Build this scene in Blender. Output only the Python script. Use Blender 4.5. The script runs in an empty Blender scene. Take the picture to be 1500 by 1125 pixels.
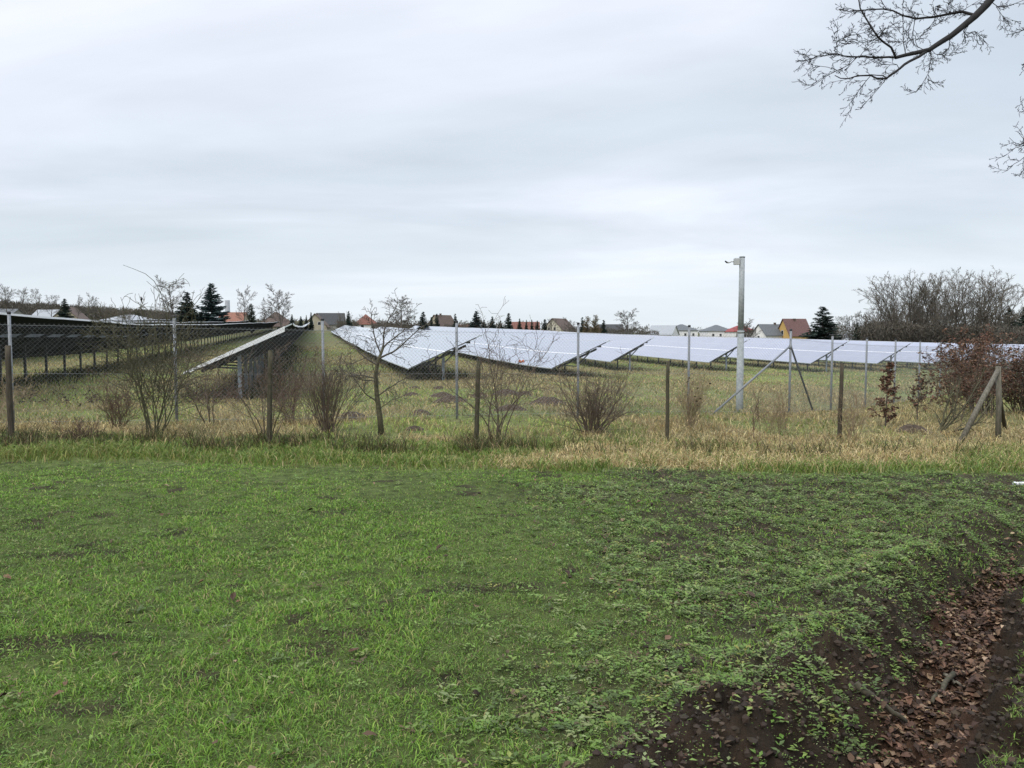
import bpy, math, random
import numpy as np
from mathutils import Vector, Matrix

R = math.radians
scene = bpy.context.scene
COL = scene.collection
RS = np.random.RandomState(7)

# ------------------------------------------------------------------ camera
EYE = 1.65
FPX = 1180.0
PITCH = math.atan(76.5 / FPX)
cam_d = bpy.data.cameras.new('camera')
cam_d.sensor_width = 36.0
cam_d.lens = FPX / 1500 * 36.0
cam_d.clip_start = 0.05
cam_d.clip_end = 20000
cam = bpy.data.objects.new('camera', cam_d)
COL.objects.link(cam)
cam.location = (0, 0, EYE)
cam.rotation_euler = (R(90) - PITCH, 0, 0)
scene.camera = cam


def at(px, py, D):
    """world point seen at photo pixel (px,py), D metres in front"""
    u, v = px - 750.0, 562.5 - py
    dx, dy, dz = u, v * math.sin(PITCH) + FPX * math.cos(PITCH), v * math.cos(PITCH) - FPX * math.sin(PITCH)
    s = D / dy
    return Vector((dx * s, D, EYE + dz * s))


# ------------------------------------------------------------------ noise
def _hash(ix, iy, seed):
    h = (ix.astype(np.int64) * 374761393 + iy.astype(np.int64) * 668265263 + seed * 1442695041) & 0xffffffff
    h = ((h ^ (h >> 13)) * 1274126177) & 0xffffffff
    h = (h ^ (h >> 16)) & 0xffffffff
    return h / 4294967295.0


def vn(x, y, seed=0):
    x = np.asarray(x, float); y = np.asarray(y, float)
    ix, iy = np.floor(x), np.floor(y)
    fx, fy = x - ix, y - iy
    fx = fx * fx * (3 - 2 * fx); fy = fy * fy * (3 - 2 * fy)
    a = _hash(ix, iy, seed); b = _hash(ix + 1, iy, seed)
    c = _hash(ix, iy + 1, seed); d = _hash(ix + 1, iy + 1, seed)
    return (a + (b - a) * fx) * (1 - fy) + (c + (d - c) * fx) * fy


def fbm(x, y, octv=4, seed=0):
    s, a, t = 0, 1.0, 0
    for i in range(octv):
        s = s + a * vn(x * 2 ** i + i * 17.3, y * 2 ** i - i * 9.1, seed + i)
        t += a; a *= .5
    return s / t


def ss(a, b, x):
    t = np.clip((np.asarray(x, float) - a) / (b - a), 0, 1)
    return t * t * (3 - 2 * t)


# ------------------------------------------------------------------ ground
def ditch_t(x, y):
    """signed distance left of the ditch centre line"""
    wob = .10 * np.sin(y * 1.9 + .6) + .06 * np.sin(y * 4.3)
    return -.781 * (x - 1.44) + .625 * (y - 3.15) + wob * .7


def ground_smooth(x, y):
    x = np.asarray(x, float); y = np.asarray(y, float)
    u = -.24 * x + .97 * y
    c = .97 * x + .24 * y
    z = -(.018 * np.clip(y, -60, 300) + .012 * np.clip(x, -250, 250))
    q = np.clip(u, 0, 260) - 48
    z = z + .027 * (.5 * (q + np.sqrt(q * q + 60))) * (1 - .5 * ss(20, 80, c))
    z = z + .10 * (fbm(x / 11, y / 11, 2, 3) - .5) * ss(14, 40, y)
    z = z - .20 * ss(17, 26, y) * ss(2, 9, x) - .22 * ss(38, 56, y) * ss(5, 16, c)
    z = z - .30 * np.exp(-(((x + 9) / 8.0) ** 2 + ((y - 28) / 9.0) ** 2))
    z = z + 3.0 * ss(-40, -170, x) * ss(150, 300, y)
    z = z + 16 * ss(500, 1500, y) * (.6 + .5 * np.sin(x / 260.0 + 2.2)) * ss(300, -500, x)
    return z


def masks(x, y):
    t = ditch_t(x, y)
    n1 = fbm(x * 1.3, y * 1.3, 4, 11)
    n2 = fbm(x * .45 + 5, y * .45, 3, 21)
    infield = 1 - ss(10.3, 11.1, y + (n2 - .5) * 1.2)
    # bare dark soil next to the ditch and patchy over the right of the field
    edge = t - (n1 - .5) * 1.5
    soil = ss(.92, .34, edge) * ss(-.50, -.22, t - (n1 - .5) * .5) * (1 - .75 * ss(4.8, 7.0, y) ) * (1 - ss(9.5, 11, y))
    right = ss(-.3, 1.6, x - (n2 - .5) * 3.0 - .12 * (y - 6)) * infield
    low = ss(.0, 1.0, x * .9 + .3) * ss(4.3, 3.2, y) * .5
    right = np.clip(np.maximum(right, low), 0, 1)
    gut = ss(.18, .09, np.abs(t - .0) + (n1 - .5) * .22) * (1 - ss(5.2, 7.2, y))
    return t, n1, n2, infield, soil, right, gut


def gz(x, y):
    x = np.asarray(x, float); y = np.asarray(y, float)
    z = ground_smooth(x, y)
    t, n1, n2, infield, soil, right, gut = masks(x, y)
    near = 1 - ss(11.5, 15, y)
    nr = near * ss(9.5, 7.5, np.abs(x))
    z = z - .27 * np.exp(-(t / .27) ** 2) * (1 - ss(6, 9.5, y)) + .11 * np.exp(-((t - .52) / .24) ** 2) * (1 - ss(7, 10, y))
    z = z + nr * .05 * (fbm(x * 1.1, y * 1.1, 3, 31) - .5)
    z = z + nr * (.03 + .17 * soil + .05 * right) * (fbm(x * 7, y * 7, 3, 41) - .5)
    rid = np.abs(fbm(x * 16, y * 16, 2, 51) - .5) * 2
    z = z + nr * (.010 + .075 * soil + .025 * right) * (.4 - rid)
    z = z + (1 - near) * (1 - ss(30, 60, y)) * .06 * (fbm(x * 1.7, y * 1.7, 2, 61) - .5)
    return z


def g1(x, y):
    return float(gz(np.array([x]), np.array([y]))[0])


def base(px, py, lo=2.0, hi=90.0):
    """where the view ray through a photo pixel meets the ground"""
    for _ in range(40):
        m = (lo + hi) / 2
        p = at(px, py, m)
        if p.z > (g1(p.x, p.y) if py > 900 else float(ground_smooth(p.x, p.y))):
            lo = m
        else:
            hi = m
    p = at(px, py, (lo + hi) / 2)
    return Vector((p.x, p.y, g1(p.x, p.y)))


# ------------------------------------------------------------------ mesh helpers
def mk(name, V, F, mats=(), midx=None, col=None, smooth=False, uv=None, parent=None, link=True):
    me = bpy.data.meshes.new(name)
    V = np.asarray(V, np.float32).reshape(-1, 3)
    if not isinstance(F, (list, tuple)):
        F = [F]
    F = [np.asarray(f, np.int32) for f in F if len(f)]
    me.vertices.add(len(V)); me.vertices.foreach_set('co', V.ravel())
    tot = np.concatenate([np.full(len(f), f.shape[1], np.int32) for f in F])
    loops = np.concatenate([f.ravel() for f in F])
    me.loops.add(len(loops)); me.loops.foreach_set('vertex_index', loops)
    me.polygons.add(len(tot))
    me.polygons.foreach_set('loop_start', np.concatenate([[0], np.cumsum(tot)[:-1]]).astype(np.int32))
    for m in mats:
        me.materials.append(m)
    if midx is not None:
        me.polygons.foreach_set('material_index', np.asarray(midx, np.int32))
    if smooth:
        me.polygons.foreach_set('use_smooth', np.ones(len(tot), bool))
    else:
        me.polygons.foreach_set('use_smooth', np.zeros(len(tot), bool))
    if col is not None:
        a = me.color_attributes.new('Col', 'FLOAT_COLOR', 'POINT')
        c = np.ones((len(V), 4), np.float32); c[:, :3] = col
        a.data.foreach_set('color', c.ravel())
    if uv is not None:
        l = me.uv_layers.new(name='UVMap')
        l.data.foreach_set('uv', np.asarray(uv, np.float32)[loops].ravel())
    me.update(calc_edges=True)
    o = bpy.data.objects.new(name, me)
    if link:
        COL.objects.link(o)
    if parent:
        o.parent = parent
    return o


def tag(o, label=None, cat=None, group=None, kind=None):
    if label: o['label'] = label
    if cat: o['category'] = cat
    if group: o['group'] = group
    if kind: o['kind'] = kind
    return o


def empty(name, loc, rz=0):
    o = bpy.data.objects.new(name, None)
    o.empty_display_size = .2
    COL.objects.link(o)
    o.location = loc
    o.rotation_euler = (0, 0, rz)
    return o


def copy_tree(o, parent=None):
    c = o.copy(); COL.objects.link(c); c.parent = parent
    for ch in list(o.children):
        copy_tree(ch, c)
    return c


def tubes(P0, P1, R0, R1, n=3):
    P0 = np.asarray(P0, float); P1 = np.asarray(P1, float)
    R0 = np.asarray(R0, float)[:, None]; R1 = np.asarray(R1, float)[:, None]
    d = P1 - P0
    d /= np.linalg.norm(d, axis=1)[:, None] + 1e-9
    ref = np.where(np.abs(d[:, 2:3]) > .9, np.array([[1., 0, 0]]), np.array([[0, 0, 1.]]))
    a = np.cross(d, ref); a /= np.linalg.norm(a, axis=1)[:, None] + 1e-9
    b = np.cross(d, a)
    V = np.zeros((len(P0), 2 * n, 3))
    for i in range(n):
        th = 2 * math.pi * i / n
        o = a * math.cos(th) + b * math.sin(th)
        V[:, i] = P0 + o * R0
        V[:, n + i] = P1 + o * R1
    base_i = (np.arange(len(P0)) * 2 * n)[:, None]
    F = []
    for i in range(n):
        j = (i + 1) % n
        F.append(np.concatenate([base_i + j, base_i + i, base_i + n + i, base_i + n + j], 1))
    return V.reshape(-1, 3), np.concatenate(F)


class MB:
    """collects simple shapes into one mesh"""
    def __init__(s):
        s.V = []; s.Q = []; s.T = []; s.N = []; s.n = 0; s.qm = []; s.tm = []
    def add(s, V, F, m=0):
        V = np.asarray(V, float).reshape(-1, 3)
        for f in F:
            f = [i + s.n for i in f]
            if len(f) == 4: s.Q.append(f); s.qm.append(m)
            elif len(f) == 3: s.T.append(f); s.tm.append(m)
            else:
                for k in range(1, len(f) - 1):
                    s.T.append([f[0], f[k], f[k + 1]]); s.tm.append(m)
        s.V.append(V); s.n += len(V)
    def box(s, c, size, rot=None, m=0):
        h = Vector(size) / 2
        P = [Vector((sx * h.x, sy * h.y, sz * h.z)) for sz in (-1, 1) for sx, sy in ((-1, -1), (1, -1), (1, 1), (-1, 1))]
        if rot is not None: P = [rot @ p for p in P]
        s.add([p + Vector(c) for p in P], [(0, 3, 2, 1), (4, 5, 6, 7), (0, 1, 5, 4), (1, 2, 6, 5), (2, 3, 7, 6), (3, 0, 4, 7)], m)
    def beam(s, a, b, w, h, m=0):
        a, b = Vector(a), Vector(b); d = (b - a).normalized()
        side = d.cross(Vector((0, 0, 1)))
        if side.length < 1e-3: side = Vector((1, 0, 0))
        side.normalize(); up = side.cross(d).normalized()
        P = []
        for p in (a, b):
            for i, j in ((-1, -1), (1, -1), (1, 1), (-1, 1)):
                P.append(p + side * (i * w / 2) + up * (j * h / 2))
        s.add(P, [(0, 3, 2, 1), (4, 5, 6, 7), (0, 1, 5, 4), (1, 2, 6, 5), (2, 3, 7, 6), (3, 0, 4, 7)], m)
    def cyl(s, pts, rad, n=12, m=0, cap=True):
        rings = []
        pts = [Vector(p) for p in pts]
        for i, p in enumerate(pts):
            d = (pts[min(i + 1, len(pts) - 1)] - pts[max(i - 1, 0)]).normalized()
            a = d.cross(Vector((0, 1, 0)));
            if a.length < .1: a = d.cross(Vector((1, 0, 0)))
            a.normalize(); b = d.cross(a)
            rings.append([p + (a * math.cos(2 * math.pi * k / n) + b * math.sin(2 * math.pi * k / n)) * rad[i] for k in range(n)])
        V = [v for r in rings for v in r]
        F = []
        for i in range(len(pts) - 1):
            for k in range(n):
                F.append((i * n + k, i * n + (k + 1) % n, (i + 1) * n + (k + 1) % n, (i + 1) * n + k))
        if cap:
            F.append(tuple(range(n - 1, -1, -1))); F.append(tuple((len(pts) - 1) * n + k for k in range(n)))
        s.add(V, F, m)
    def build(s, name, mats, parent=None, smooth=False):
        if not isinstance(mats, (list, tuple)): mats = [mats]
        F = []; mi = []
        if s.Q: F.append(np.array(s.Q)); mi += s.qm
        if s.T: F.append(np.array(s.T)); mi += s.tm
        return mk(name, np.concatenate(s.V), F, mats, mi, parent=parent, smooth=smooth)


# ------------------------------------------------------------------ materials
def mat(name, col, rough=.7, var=.0, scale=5.0, metal=0.0, bump=0.0, spec=None, col2=None, stretch=None, attr=False, transl=0.0, detail=6):
    m = bpy.data.materials.new(name); m.use_nodes = True
    nt = m.node_tree; N = nt.nodes; L = nt.links
    b = N['Principled BSDF']
    b.inputs['Roughness'].default_value = rough
    b.inputs['Metallic'].default_value = metal
    if spec is not None: b.inputs['Specular IOR Level'].default_value = spec
    src = None
    tc = N.new('ShaderNodeTexCoord')
    vec = tc.outputs['Object']
    if stretch:
        mp = N.new('ShaderNodeMapping'); mp.inputs['Scale'].default_value = stretch
        L.new(vec, mp.inputs['Vector']); vec = mp.outputs['Vector']
    nz = N.new('ShaderNodeTexNoise'); nz.inputs['Scale'].default_value = scale; nz.inputs['Detail'].default_value = detail
    L.new(vec, nz.inputs['Vector'])
    if attr:
        at_ = N.new('ShaderNodeAttribute'); at_.attribute_name = 'Col'
        src = at_.outputs['Color']
    if col2 is not None or var > 0:
        rp = N.new('ShaderNodeValToRGB')
        rp.color_ramp.elements[0].position = .32; rp.color_ramp.elements[1].position = .68
        if attr:
            rp.color_ramp.elements[0].color = (1 - var,) * 3 + (1,); rp.color_ramp.elements[1].color = (1 + var,) * 3 + (1,)
        else:
            c2 = col2 if col2 is not None else tuple(min(1, c * (1 + var)) for c in col)
            c1 = col if col2 is not None else tuple(c * (1 - var) for c in col)
            rp.color_ramp.elements[0].color = tuple(c1) + (1,); rp.color_ramp.elements[1].color = tuple(c2) + (1,)
        L.new(nz.outputs['Fac'], rp.inputs['Fac'])
        if attr:
            mx = N.new('ShaderNodeMix'); mx.data_type = 'RGBA'; mx.blend_type = 'MULTIPLY'; mx.inputs[0].default_value = 1
            L.new(src, mx.inputs[6]); L.new(rp.outputs['Color'], mx.inputs[7]); src = mx.outputs[2]
        else:
            src = rp.outputs['Color']
    if src is not None: L.new(src, b.inputs['Base Color'])
    else: b.inputs['Base Color'].default_value = tuple(col) + (1,)
    if bump > 0:
        bp = N.new('ShaderNodeBump'); bp.inputs['Strength'].default_value = 1; bp.inputs['Distance'].default_value = bump
        L.new(nz.outputs['Fac'], bp.inputs['Height']); L.new(bp.outputs['Normal'], b.inputs['Normal'])
    if transl > 0:
        tr = N.new('ShaderNodeBsdfTranslucent'); ms = N.new('ShaderNodeMixShader'); ms.inputs[0].default_value = transl
        if src is not None: L.new(src, tr.inputs['Color'])
        else: tr.inputs['Color'].default_value = tuple(col) + (1,)
        L.new(b.outputs[0], ms.inputs[1]); L.new(tr.outputs[0], ms.inputs[2])
        L.new(ms.outputs[0], N['Material Output'].inputs['Surface'])
    return m


M = {}
M['blade'] = mat('grass_blades', (0, 0, 0), .55, attr=True, transl=.25, spec=.3)
M['leaf'] = mat('dead_leaves', (0, 0, 0), .75, attr=True, spec=.25)
M['galv'] = mat('galvanised_steel', (.17, .185, .20), .6, .25, 30, metal=.2, col2=(.27, .285, .30))
M['mast'] = mat('mast_steel', (.235, .26, .265), .7, .2, 14, metal=.0, col2=(.35, .375, .38), detail=8)
M['wire'] = mat('zinc_wire', (.22, .235, .235), .5, metal=.4)
M['cap'] = mat('black_plastic', (.012, .012, .013), .5)
M['wood'] = mat('weathered_wood', (.028, .022, .015), .9, scale=8, col2=(.08, .066, .044), stretch=(6, 6, .8), bump=.004)
M['woodgreen'] = mat('mossy_wood', (.030, .033, .014), .95, scale=9, col2=(.085, .070, .048), stretch=(4, 4, 1.2), bump=.004)
M['woodgrey'] = mat('grey_timber', (.075, .068, .05), .9, scale=9, col2=(.17, .155, .12), stretch=(5, 5, .7), bump=.004)
M['alu'] = mat('aluminium_frame', (.50, .56, .57), .45, .1, 20, metal=.3)
M['under'] = mat('shaded_backsheet', (.026, .029, .027), .95, .25, 3, spec=.05)  # shade under the panels painted into the backsheet, which is usually white
M['edgewhite'] = mat('pale_aluminium', (.74, .75, .76), .5, .08, 20)
M['steel_dark'] = mat('dark_steel', (.055, .058, .06), .6, .3, 12, metal=.3)  # also the shaded tone of posts deeper under the tables
M['purlin'] = mat('dull_purlin_steel', (.022, .024, .024), .9, .2, 12, spec=.1)
M['steel_blue'] = mat('zinc_post', (.20, .23, .26), .6, .3, 12, metal=.1)
M['bark'] = mat('bark', (.055, .048, .038), .95, scale=20, col2=(.12, .105, .085))
M['barkgreen'] = mat('algae_bark', (.042, .042, .022), .95, scale=25, col2=(.105, .095, .055))
M['twigbrown'] = mat('brown_twigs', (.075, .055, .04), .9, scale=12, col2=(.15, .115, .085))
M['twigred'] = mat('reddish_twigs', (.08, .05, .035), .9, scale=12, col2=(.15, .095, .07))
M['twigfar'] = mat('distant_twigs', (.085, .074, .062), .95, scale=2, col2=(.14, .125, .105))
M['twigpale'] = mat('pale_distant_twigs', (.095, .083, .066), .95, scale=.6, col2=(.17, .15, .12))
M['barkdark'] = mat('dark_bark', (.012, .011, .012), .9, scale=25, col2=(.03, .027, .026))  # near-black bark of the overhanging limbs and twigs
M['drystalk'] = mat('dry_stalks', (.20, .15, .09), .9, scale=10, col2=(.33, .26, .16))
M['conifer'] = mat('spruce_needles', (.008, .018, .012), .8, scale=1.2, col2=(.022, .042, .028))
M['conifer2'] = mat('blue_spruce_needles', (.012, .026, .025), .8, scale=1.2, col2=(.03, .055, .05))
M['thuja'] = mat('thuja_foliage', (.015, .026, .012), .85, scale=1.5, col2=(.03, .045, .022))
M['gold'] = mat('bronze_foliage', (.10, .075, .035), .85, scale=1.5, col2=(.17, .13, .07))
M['hedge'] = mat('winter_hedge', (.052, .049, .037), .95, scale=.3, col2=(.115, .10, .078))
M['hedgebrown'] = mat('brown_winter_hedge', (.045, .040, .030), .95, scale=.35, col2=(.10, .086, .066))
M['soil'] = mat('dug_soil', (.030, .020, .012), .95, scale=18, col2=(.085, .058, .036), bump=.03)
M['whiteplastic'] = mat('white_plastic', (.75, .76, .78), .4, .05, 8)
M['camera_white'] = mat('camera_housing', (.42, .44, .43), .45, .06, 20)
M['orange'] = mat('orange_plastic', (.60, .17, .07), .6, .2, 30)
M['birdblack'] = mat('black_feathers', (.01, .01, .012), .6, .2, 30)
M['glass_dark'] = mat('window_glass', (.02, .022, .026), .15, spec=.6)
M['frame_white'] = mat('white_window_frame', (.7, .7, .68), .5)
M['fire'] = None
for nm, c, c2 in (('wall_beige', (.30, .27, .20), (.38, .34, .26)), ('wall_white', (.66, .66, .66), (.76, .76, .75)),
                  ('wall_cream', (.46, .44, .35), (.56, .53, .43)), ('wall_yellow', (.46, .30, .10), (.54, .36, .13)),
                  ('wall_grey', (.21, .21, .19), (.30, .29, .26)), ('wall_pink', (.42, .30, .25), (.5, .36, .3))):
    M[nm] = mat(nm, c, .9, scale=.8, col2=c2)


def roofmat(name, c, c2, rough=.75):
    m = mat(name, c, rough, scale=3, col2=c2)
    N = m.node_tree.nodes; L = m.node_tree.links
    w = N.new('ShaderNodeTexWave'); w.bands_direction = 'Z'; w.inputs['Scale'].default_value = 1.6; w.inputs['Distortion'].default_value = .3
    tc = N.new('ShaderNodeTexCoord'); L.new(tc.outputs['Object'], w.inputs['Vector'])
    b = N.new('ShaderNodeBump'); b.inputs['Distance'].default_value = .05
    L.new(w.outputs['Fac'], b.inputs['Height']); L.new(b.outputs['Normal'], N['Principled BSDF'].inputs['Normal'])
    return m


M['roof_red'] = roofmat('red_roof_tiles', (.13, .052, .038), (.20, .080, .055))
M['roof_orange'] = roofmat('orange_roof_tiles', (.19, .085, .055), (.30, .14, .095))
M['roof_bright'] = roofmat('bright_red_roof_tiles', (.20, .035, .035), (.28, .055, .05))
M['roof_brown'] = roofmat('brown_roof_tiles', (.075, .05, .038), (.13, .09, .07))
M['roof_maroon'] = roofmat('maroon_roof_tiles', (.10, .05, .045), (.16, .085, .075))
M['roof_grey'] = roofmat('grey_roof_tiles', (.085, .095, .10), (.14, .15, .16))
M['roof_dark'] = roofmat('dark_roof_tiles', (.03, .032, .034), (.06, .062, .064))
M['roof_light'] = roofmat('light_grey_sheet_roof', (.28, .30, .32), (.37, .39, .41))
M['roof_solar'] = mat('blue_roof_solar_modules', (.03, .035, .13), .3, .2, 3)


def panel_material():
    m = bpy.data.materials.new('sky_bright_solar_glass'); m.use_nodes = True
    N = m.node_tree.nodes; L = m.node_tree.links; b = N['Principled BSDF']
    uv = N.new('ShaderNodeUVMap'); sp = N.new('ShaderNodeSeparateXYZ'); L.new(uv.outputs[0], sp.inputs[0])

    def math_(op, a, bb=None):
        n = N.new('ShaderNodeMath'); n.operation = op
        for i, v in enumerate((a, bb)):
            if v is None: continue
            if isinstance(v, (int, float)): n.inputs[i].default_value = v
            else: L.new(v, n.inputs[i])
        return n.outputs[0]
    # frames of the single modules: 1.64 m along the row, 0.99 m up the slope
    def line(s, period, half):
        f = math_('FRACT', math_('DIVIDE', s, period))
        d = math_('MINIMUM', f, math_('SUBTRACT', 1.0, f))
        return math_('LESS_THAN', d, half / period)
    lx = line(sp.outputs[0], 1.65, .02)
    ly = line(sp.outputs[1], .975, .022)
    fr = math_('MAXIMUM', lx, ly)
    cx = line(sp.outputs[0], .165, .004); cy = line(sp.outputs[1], .1625, .004)
    cell = math_('MAXIMUM', cx, cy)
    nz = N.new('ShaderNodeTexWhiteNoise')
    fl = N.new('ShaderNodeCombineXYZ')
    L.new(math_('FLOOR', math_('DIVIDE', sp.outputs[0], 1.65)), fl.inputs[0]); L.new(math_('FLOOR', math_('DIVIDE', sp.outputs[1], .975)), fl.inputs[1])
    L.new(fl.outputs[0], nz.inputs['Vector'])
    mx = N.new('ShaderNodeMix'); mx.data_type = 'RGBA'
    mx.inputs[6].default_value = (.22, .25, .35, 1); mx.inputs[7].default_value = (.25, .28, .38, 1)  # pale base carries the sky's reflection; the glass itself is dark blue
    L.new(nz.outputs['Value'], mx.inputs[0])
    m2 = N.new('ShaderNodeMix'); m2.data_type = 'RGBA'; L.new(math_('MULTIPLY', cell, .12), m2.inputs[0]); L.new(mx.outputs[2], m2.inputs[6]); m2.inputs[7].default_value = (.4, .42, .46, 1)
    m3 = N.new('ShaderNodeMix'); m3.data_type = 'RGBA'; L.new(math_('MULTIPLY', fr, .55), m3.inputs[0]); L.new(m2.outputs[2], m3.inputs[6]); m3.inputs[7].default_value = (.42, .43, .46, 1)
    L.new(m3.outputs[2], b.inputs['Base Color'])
    b.inputs['Roughness'].default_value = .22
    b.inputs['IOR'].default_value = 1.65
    b.inputs['Coat Weight'].default_value = 1.0; b.inputs['Coat Roughness'].default_value = .12; b.inputs['Coat IOR'].default_value = 1.6
    n2 = N.new('ShaderNodeTexNoise'); n2.inputs['Scale'].default_value = .35; L.new(uv.outputs[0], n2.inputs['Vector'])
    bp = N.new('ShaderNodeBump'); bp.inputs['Distance'].default_value = .02; L.new(n2.outputs['Fac'], bp.inputs['Height']); L.new(bp.outputs[0], b.inputs['Normal'])
    return m


M['panel'] = panel_material()

# ground material: albedo zones come from a vertex attribute, fine grain from noise
gm = mat('ground_soil', (0, 0, 0), .95, var=.45, scale=7, attr=True, bump=.02, detail=10, spec=.15)


N_ = gm.node_tree.nodes; L_ = gm.node_tree.links
_n2 = N_.new('ShaderNodeTexNoise'); _n2.inputs['Scale'].default_value = 55; _n2.inputs['Detail'].default_value = 6; _n2.inputs['Roughness'].default_value = .7
_tc = N_.new('ShaderNodeTexCoord'); L_.new(_tc.outputs['Object'], _n2.inputs['Vector'])
_b2 = N_.new('ShaderNodeBump'); _b2.inputs['Distance'].default_value = .02; L_.new(_n2.outputs['Fac'], _b2.inputs['Height'])
_b1 = [n for n in N_ if n.type == 'BUMP' and n is not _b2][0]
L_.new(_b1.outputs['Normal'], _b2.inputs['Normal']); L_.new(_b2.outputs['Normal'], N_['Principled BSDF'].inputs['Normal'])


# ------------------------------------------------------------------ colour zones
def lerp(a, b, t):
    t = np.asarray(t)[..., None]
    return a * (1 - t) + b * t


def straw_amount(x, y):
    n = fbm(x * .55 + 3, y * .30, 4, 71)
    n2 = fbm(x * .16, y * .10, 3, 81)
    s = np.zeros_like(x)
    s = np.maximum(s, ss(-.6, .9, x + (n - .5) * 2) * ss(10.7, 11.6, y + (n - .5) * 3.0) * ss(14.6, 13.2, y) * (.18 + .95 * ss(.38, .60, n)))
    s = np.maximum(s, ss(.42, .56, n) * ss(13.2, 14.2, y) * ss(27, 17, y) * .85)
    s = np.maximum(s, ss(4, 9, x) * ss(12, 13, y) * ss(30, 24, y) * .55)
    s = np.maximum(s, ss(.46, .58, n2) * ss(22, 28, y) * .6)
    s = np.maximum(s, ss(.50, .60, n) * ss(20, 26, y) * ss(60, 40, y) * .5)
    s = np.maximum(s, ss(-3, -5, x) * ss(13.6, 14.3, y) * ss(17.5, 15.5, y) * .8)
    return np.clip(s, 0, 1)


C_SOIL = np.array([.034, .024, .016]); C_FIELD = np.array([.074, .098, .028])
C_STRAW = np.array([.20, .155, .085]); C_MEAD = np.array([.145, .165, .055])
C_LEAF = np.array([.075, .042, .026])


def ground_color(x, y):
    t, n1, n2, infield, soil, right, gut = masks(x, y)
    c = np.broadcast_to(C_MEAD, x.shape + (3,)).copy()
    big = fbm(x * .07, y * .05, 3, 91)
    c = c * (.75 + .5 * big)[..., None]
    far = ss(60, 160, y)
    c = lerp(c, np.array([.085, .095, .045]), far * .6)
    c = lerp(c, C_STRAW * .8, straw_amount(x, y) * .85)
    f = lerp(np.broadcast_to(C_FIELD, c.shape), np.array([.046, .040, .024]), right)
    c = lerp(c, f * (.7 + .6 * n1[..., None]), infield)
    holes = ss(.67, .74, fbm(x * 2.1 + 31, y * 2.6, 4, 117)) * infield
    c = lerp(c, C_SOIL, np.clip(soil * 1.1 + holes * .8, 0, 1))
    c = lerp(c, C_LEAF, gut * .8)
    return c


# terrain sheet: finer where the photographer stands
def axis(parts):
    out = [np.arange(a, b, s) for a, b, s in parts]
    return np.concatenate(out)


fx = axis([(-10, 0, .045), (0, 5.5, .028), (5.5, 10, .045)])
r = [10.0]
while r[-1] < 4000: r.append(r[-1] + max(.1, (r[-1] - 9) * .045))
r = np.array(r)
gxs = np.concatenate([-r[::-1], fx[1:], r])
fy = axis([(1.6, 6.0, .026), (6.0, 14, .05)])
r = [14.0]
while r[-1] < 5000: r.append(r[-1] + max(.1, r[-1] * .009))
back = -np.geomspace(.1, 4000, 26)[::-1] + 1.55
gys = np.concatenate([back, fy, np.array(r)])
X, Y = np.meshgrid(gxs, gys)
Z = gz(X, Y)
nx, ny = len(gxs), len(gys)
idx = np.arange(nx * ny).reshape(ny, nx)
F = np.stack([idx[:-1, :-1], idx[:-1, 1:], idx[1:, 1:], idx[1:, :-1]], -1).reshape(-1, 4)
ground = mk('ground', np.stack([X, Y, Z], -1), F, [gm], col=ground_color(X.ravel(), Y.ravel()), smooth=True)
tag(ground, kind='structure')
print('ground', nx, ny)


# ------------------------------------------------------------------ blades and leaves
def blades(x, y, h, w, lean, col, az=None, zoff=0.0, rs=RS, curl=.6):
    n = len(x)
    z = gz(x, y) - .008 + zoff
    if az is None: az = rs.rand(n) * 2 * math.pi
    fa = rs.rand(n) * 2 * math.pi
    wx, wy = np.cos(fa) * w / 2, np.sin(fa) * w / 2
    lx, ly = np.cos(az) * lean * h, np.sin(az) * lean * h
    hz = h * np.sqrt(np.clip(1 - (lean * .8) ** 2, .05, 1))
    V = np.zeros((n, 5, 3))
    V[:, 0] = np.stack([x - wx, y - wy, z], 1); V[:, 1] = np.stack([x + wx, y + wy, z], 1)
    mx, my, mz = x + lx * .4, y + ly * .4, z + hz * .62
    V[:, 2] = np.stack([mx + wx * .8, my + wy * .8, mz], 1); V[:, 3] = np.stack([mx - wx * .8, my - wy * .8, mz], 1)
    tz = z + hz * (1 - curl * lean * .5)
    V[:, 4] = np.stack([x + lx, y + ly, tz], 1)
    b = (np.arange(n) * 5)[:, None]
    Q = np.concatenate([b, b + 1, b + 2, b + 3], 1); T = np.concatenate([b + 3, b + 2, b + 4], 1)
    return V.reshape(-1, 3), [Q, T], np.repeat(col, 5, 0)


def palette(n, cols, probs, jit=.22, rs=RS):
    cols = np.array(cols); k = rs.choice(len(cols), n, p=np.array(probs) / sum(probs))
    return cols[k] * (1 + (rs.rand(n, 1) - .5) * 2 * jit) * (1 + (rs.rand(n, 3) - .5) * .12)


def scatter(n, y0, y1, power=1.0, spread=.78, margin=1.2, rs=RS):
    """random ground points, thinning out with distance from the path"""
    v = rs.rand(n)
    y = (y0 ** power + v * (y1 ** power - y0 ** power)) ** (1 / power)
    x = (rs.rand(n) * 2 - 1) * (spread * y + margin)
    return x, y


G1, G2, G3, G4 = (.165, .305, .040), (.225, .365, .058), (.105, .205, .032), (.34, .37, .12)
ST1, ST2, ST3 = (.52, .42, .20), (.35, .285, .14), (.66, .56, .31)

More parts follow.
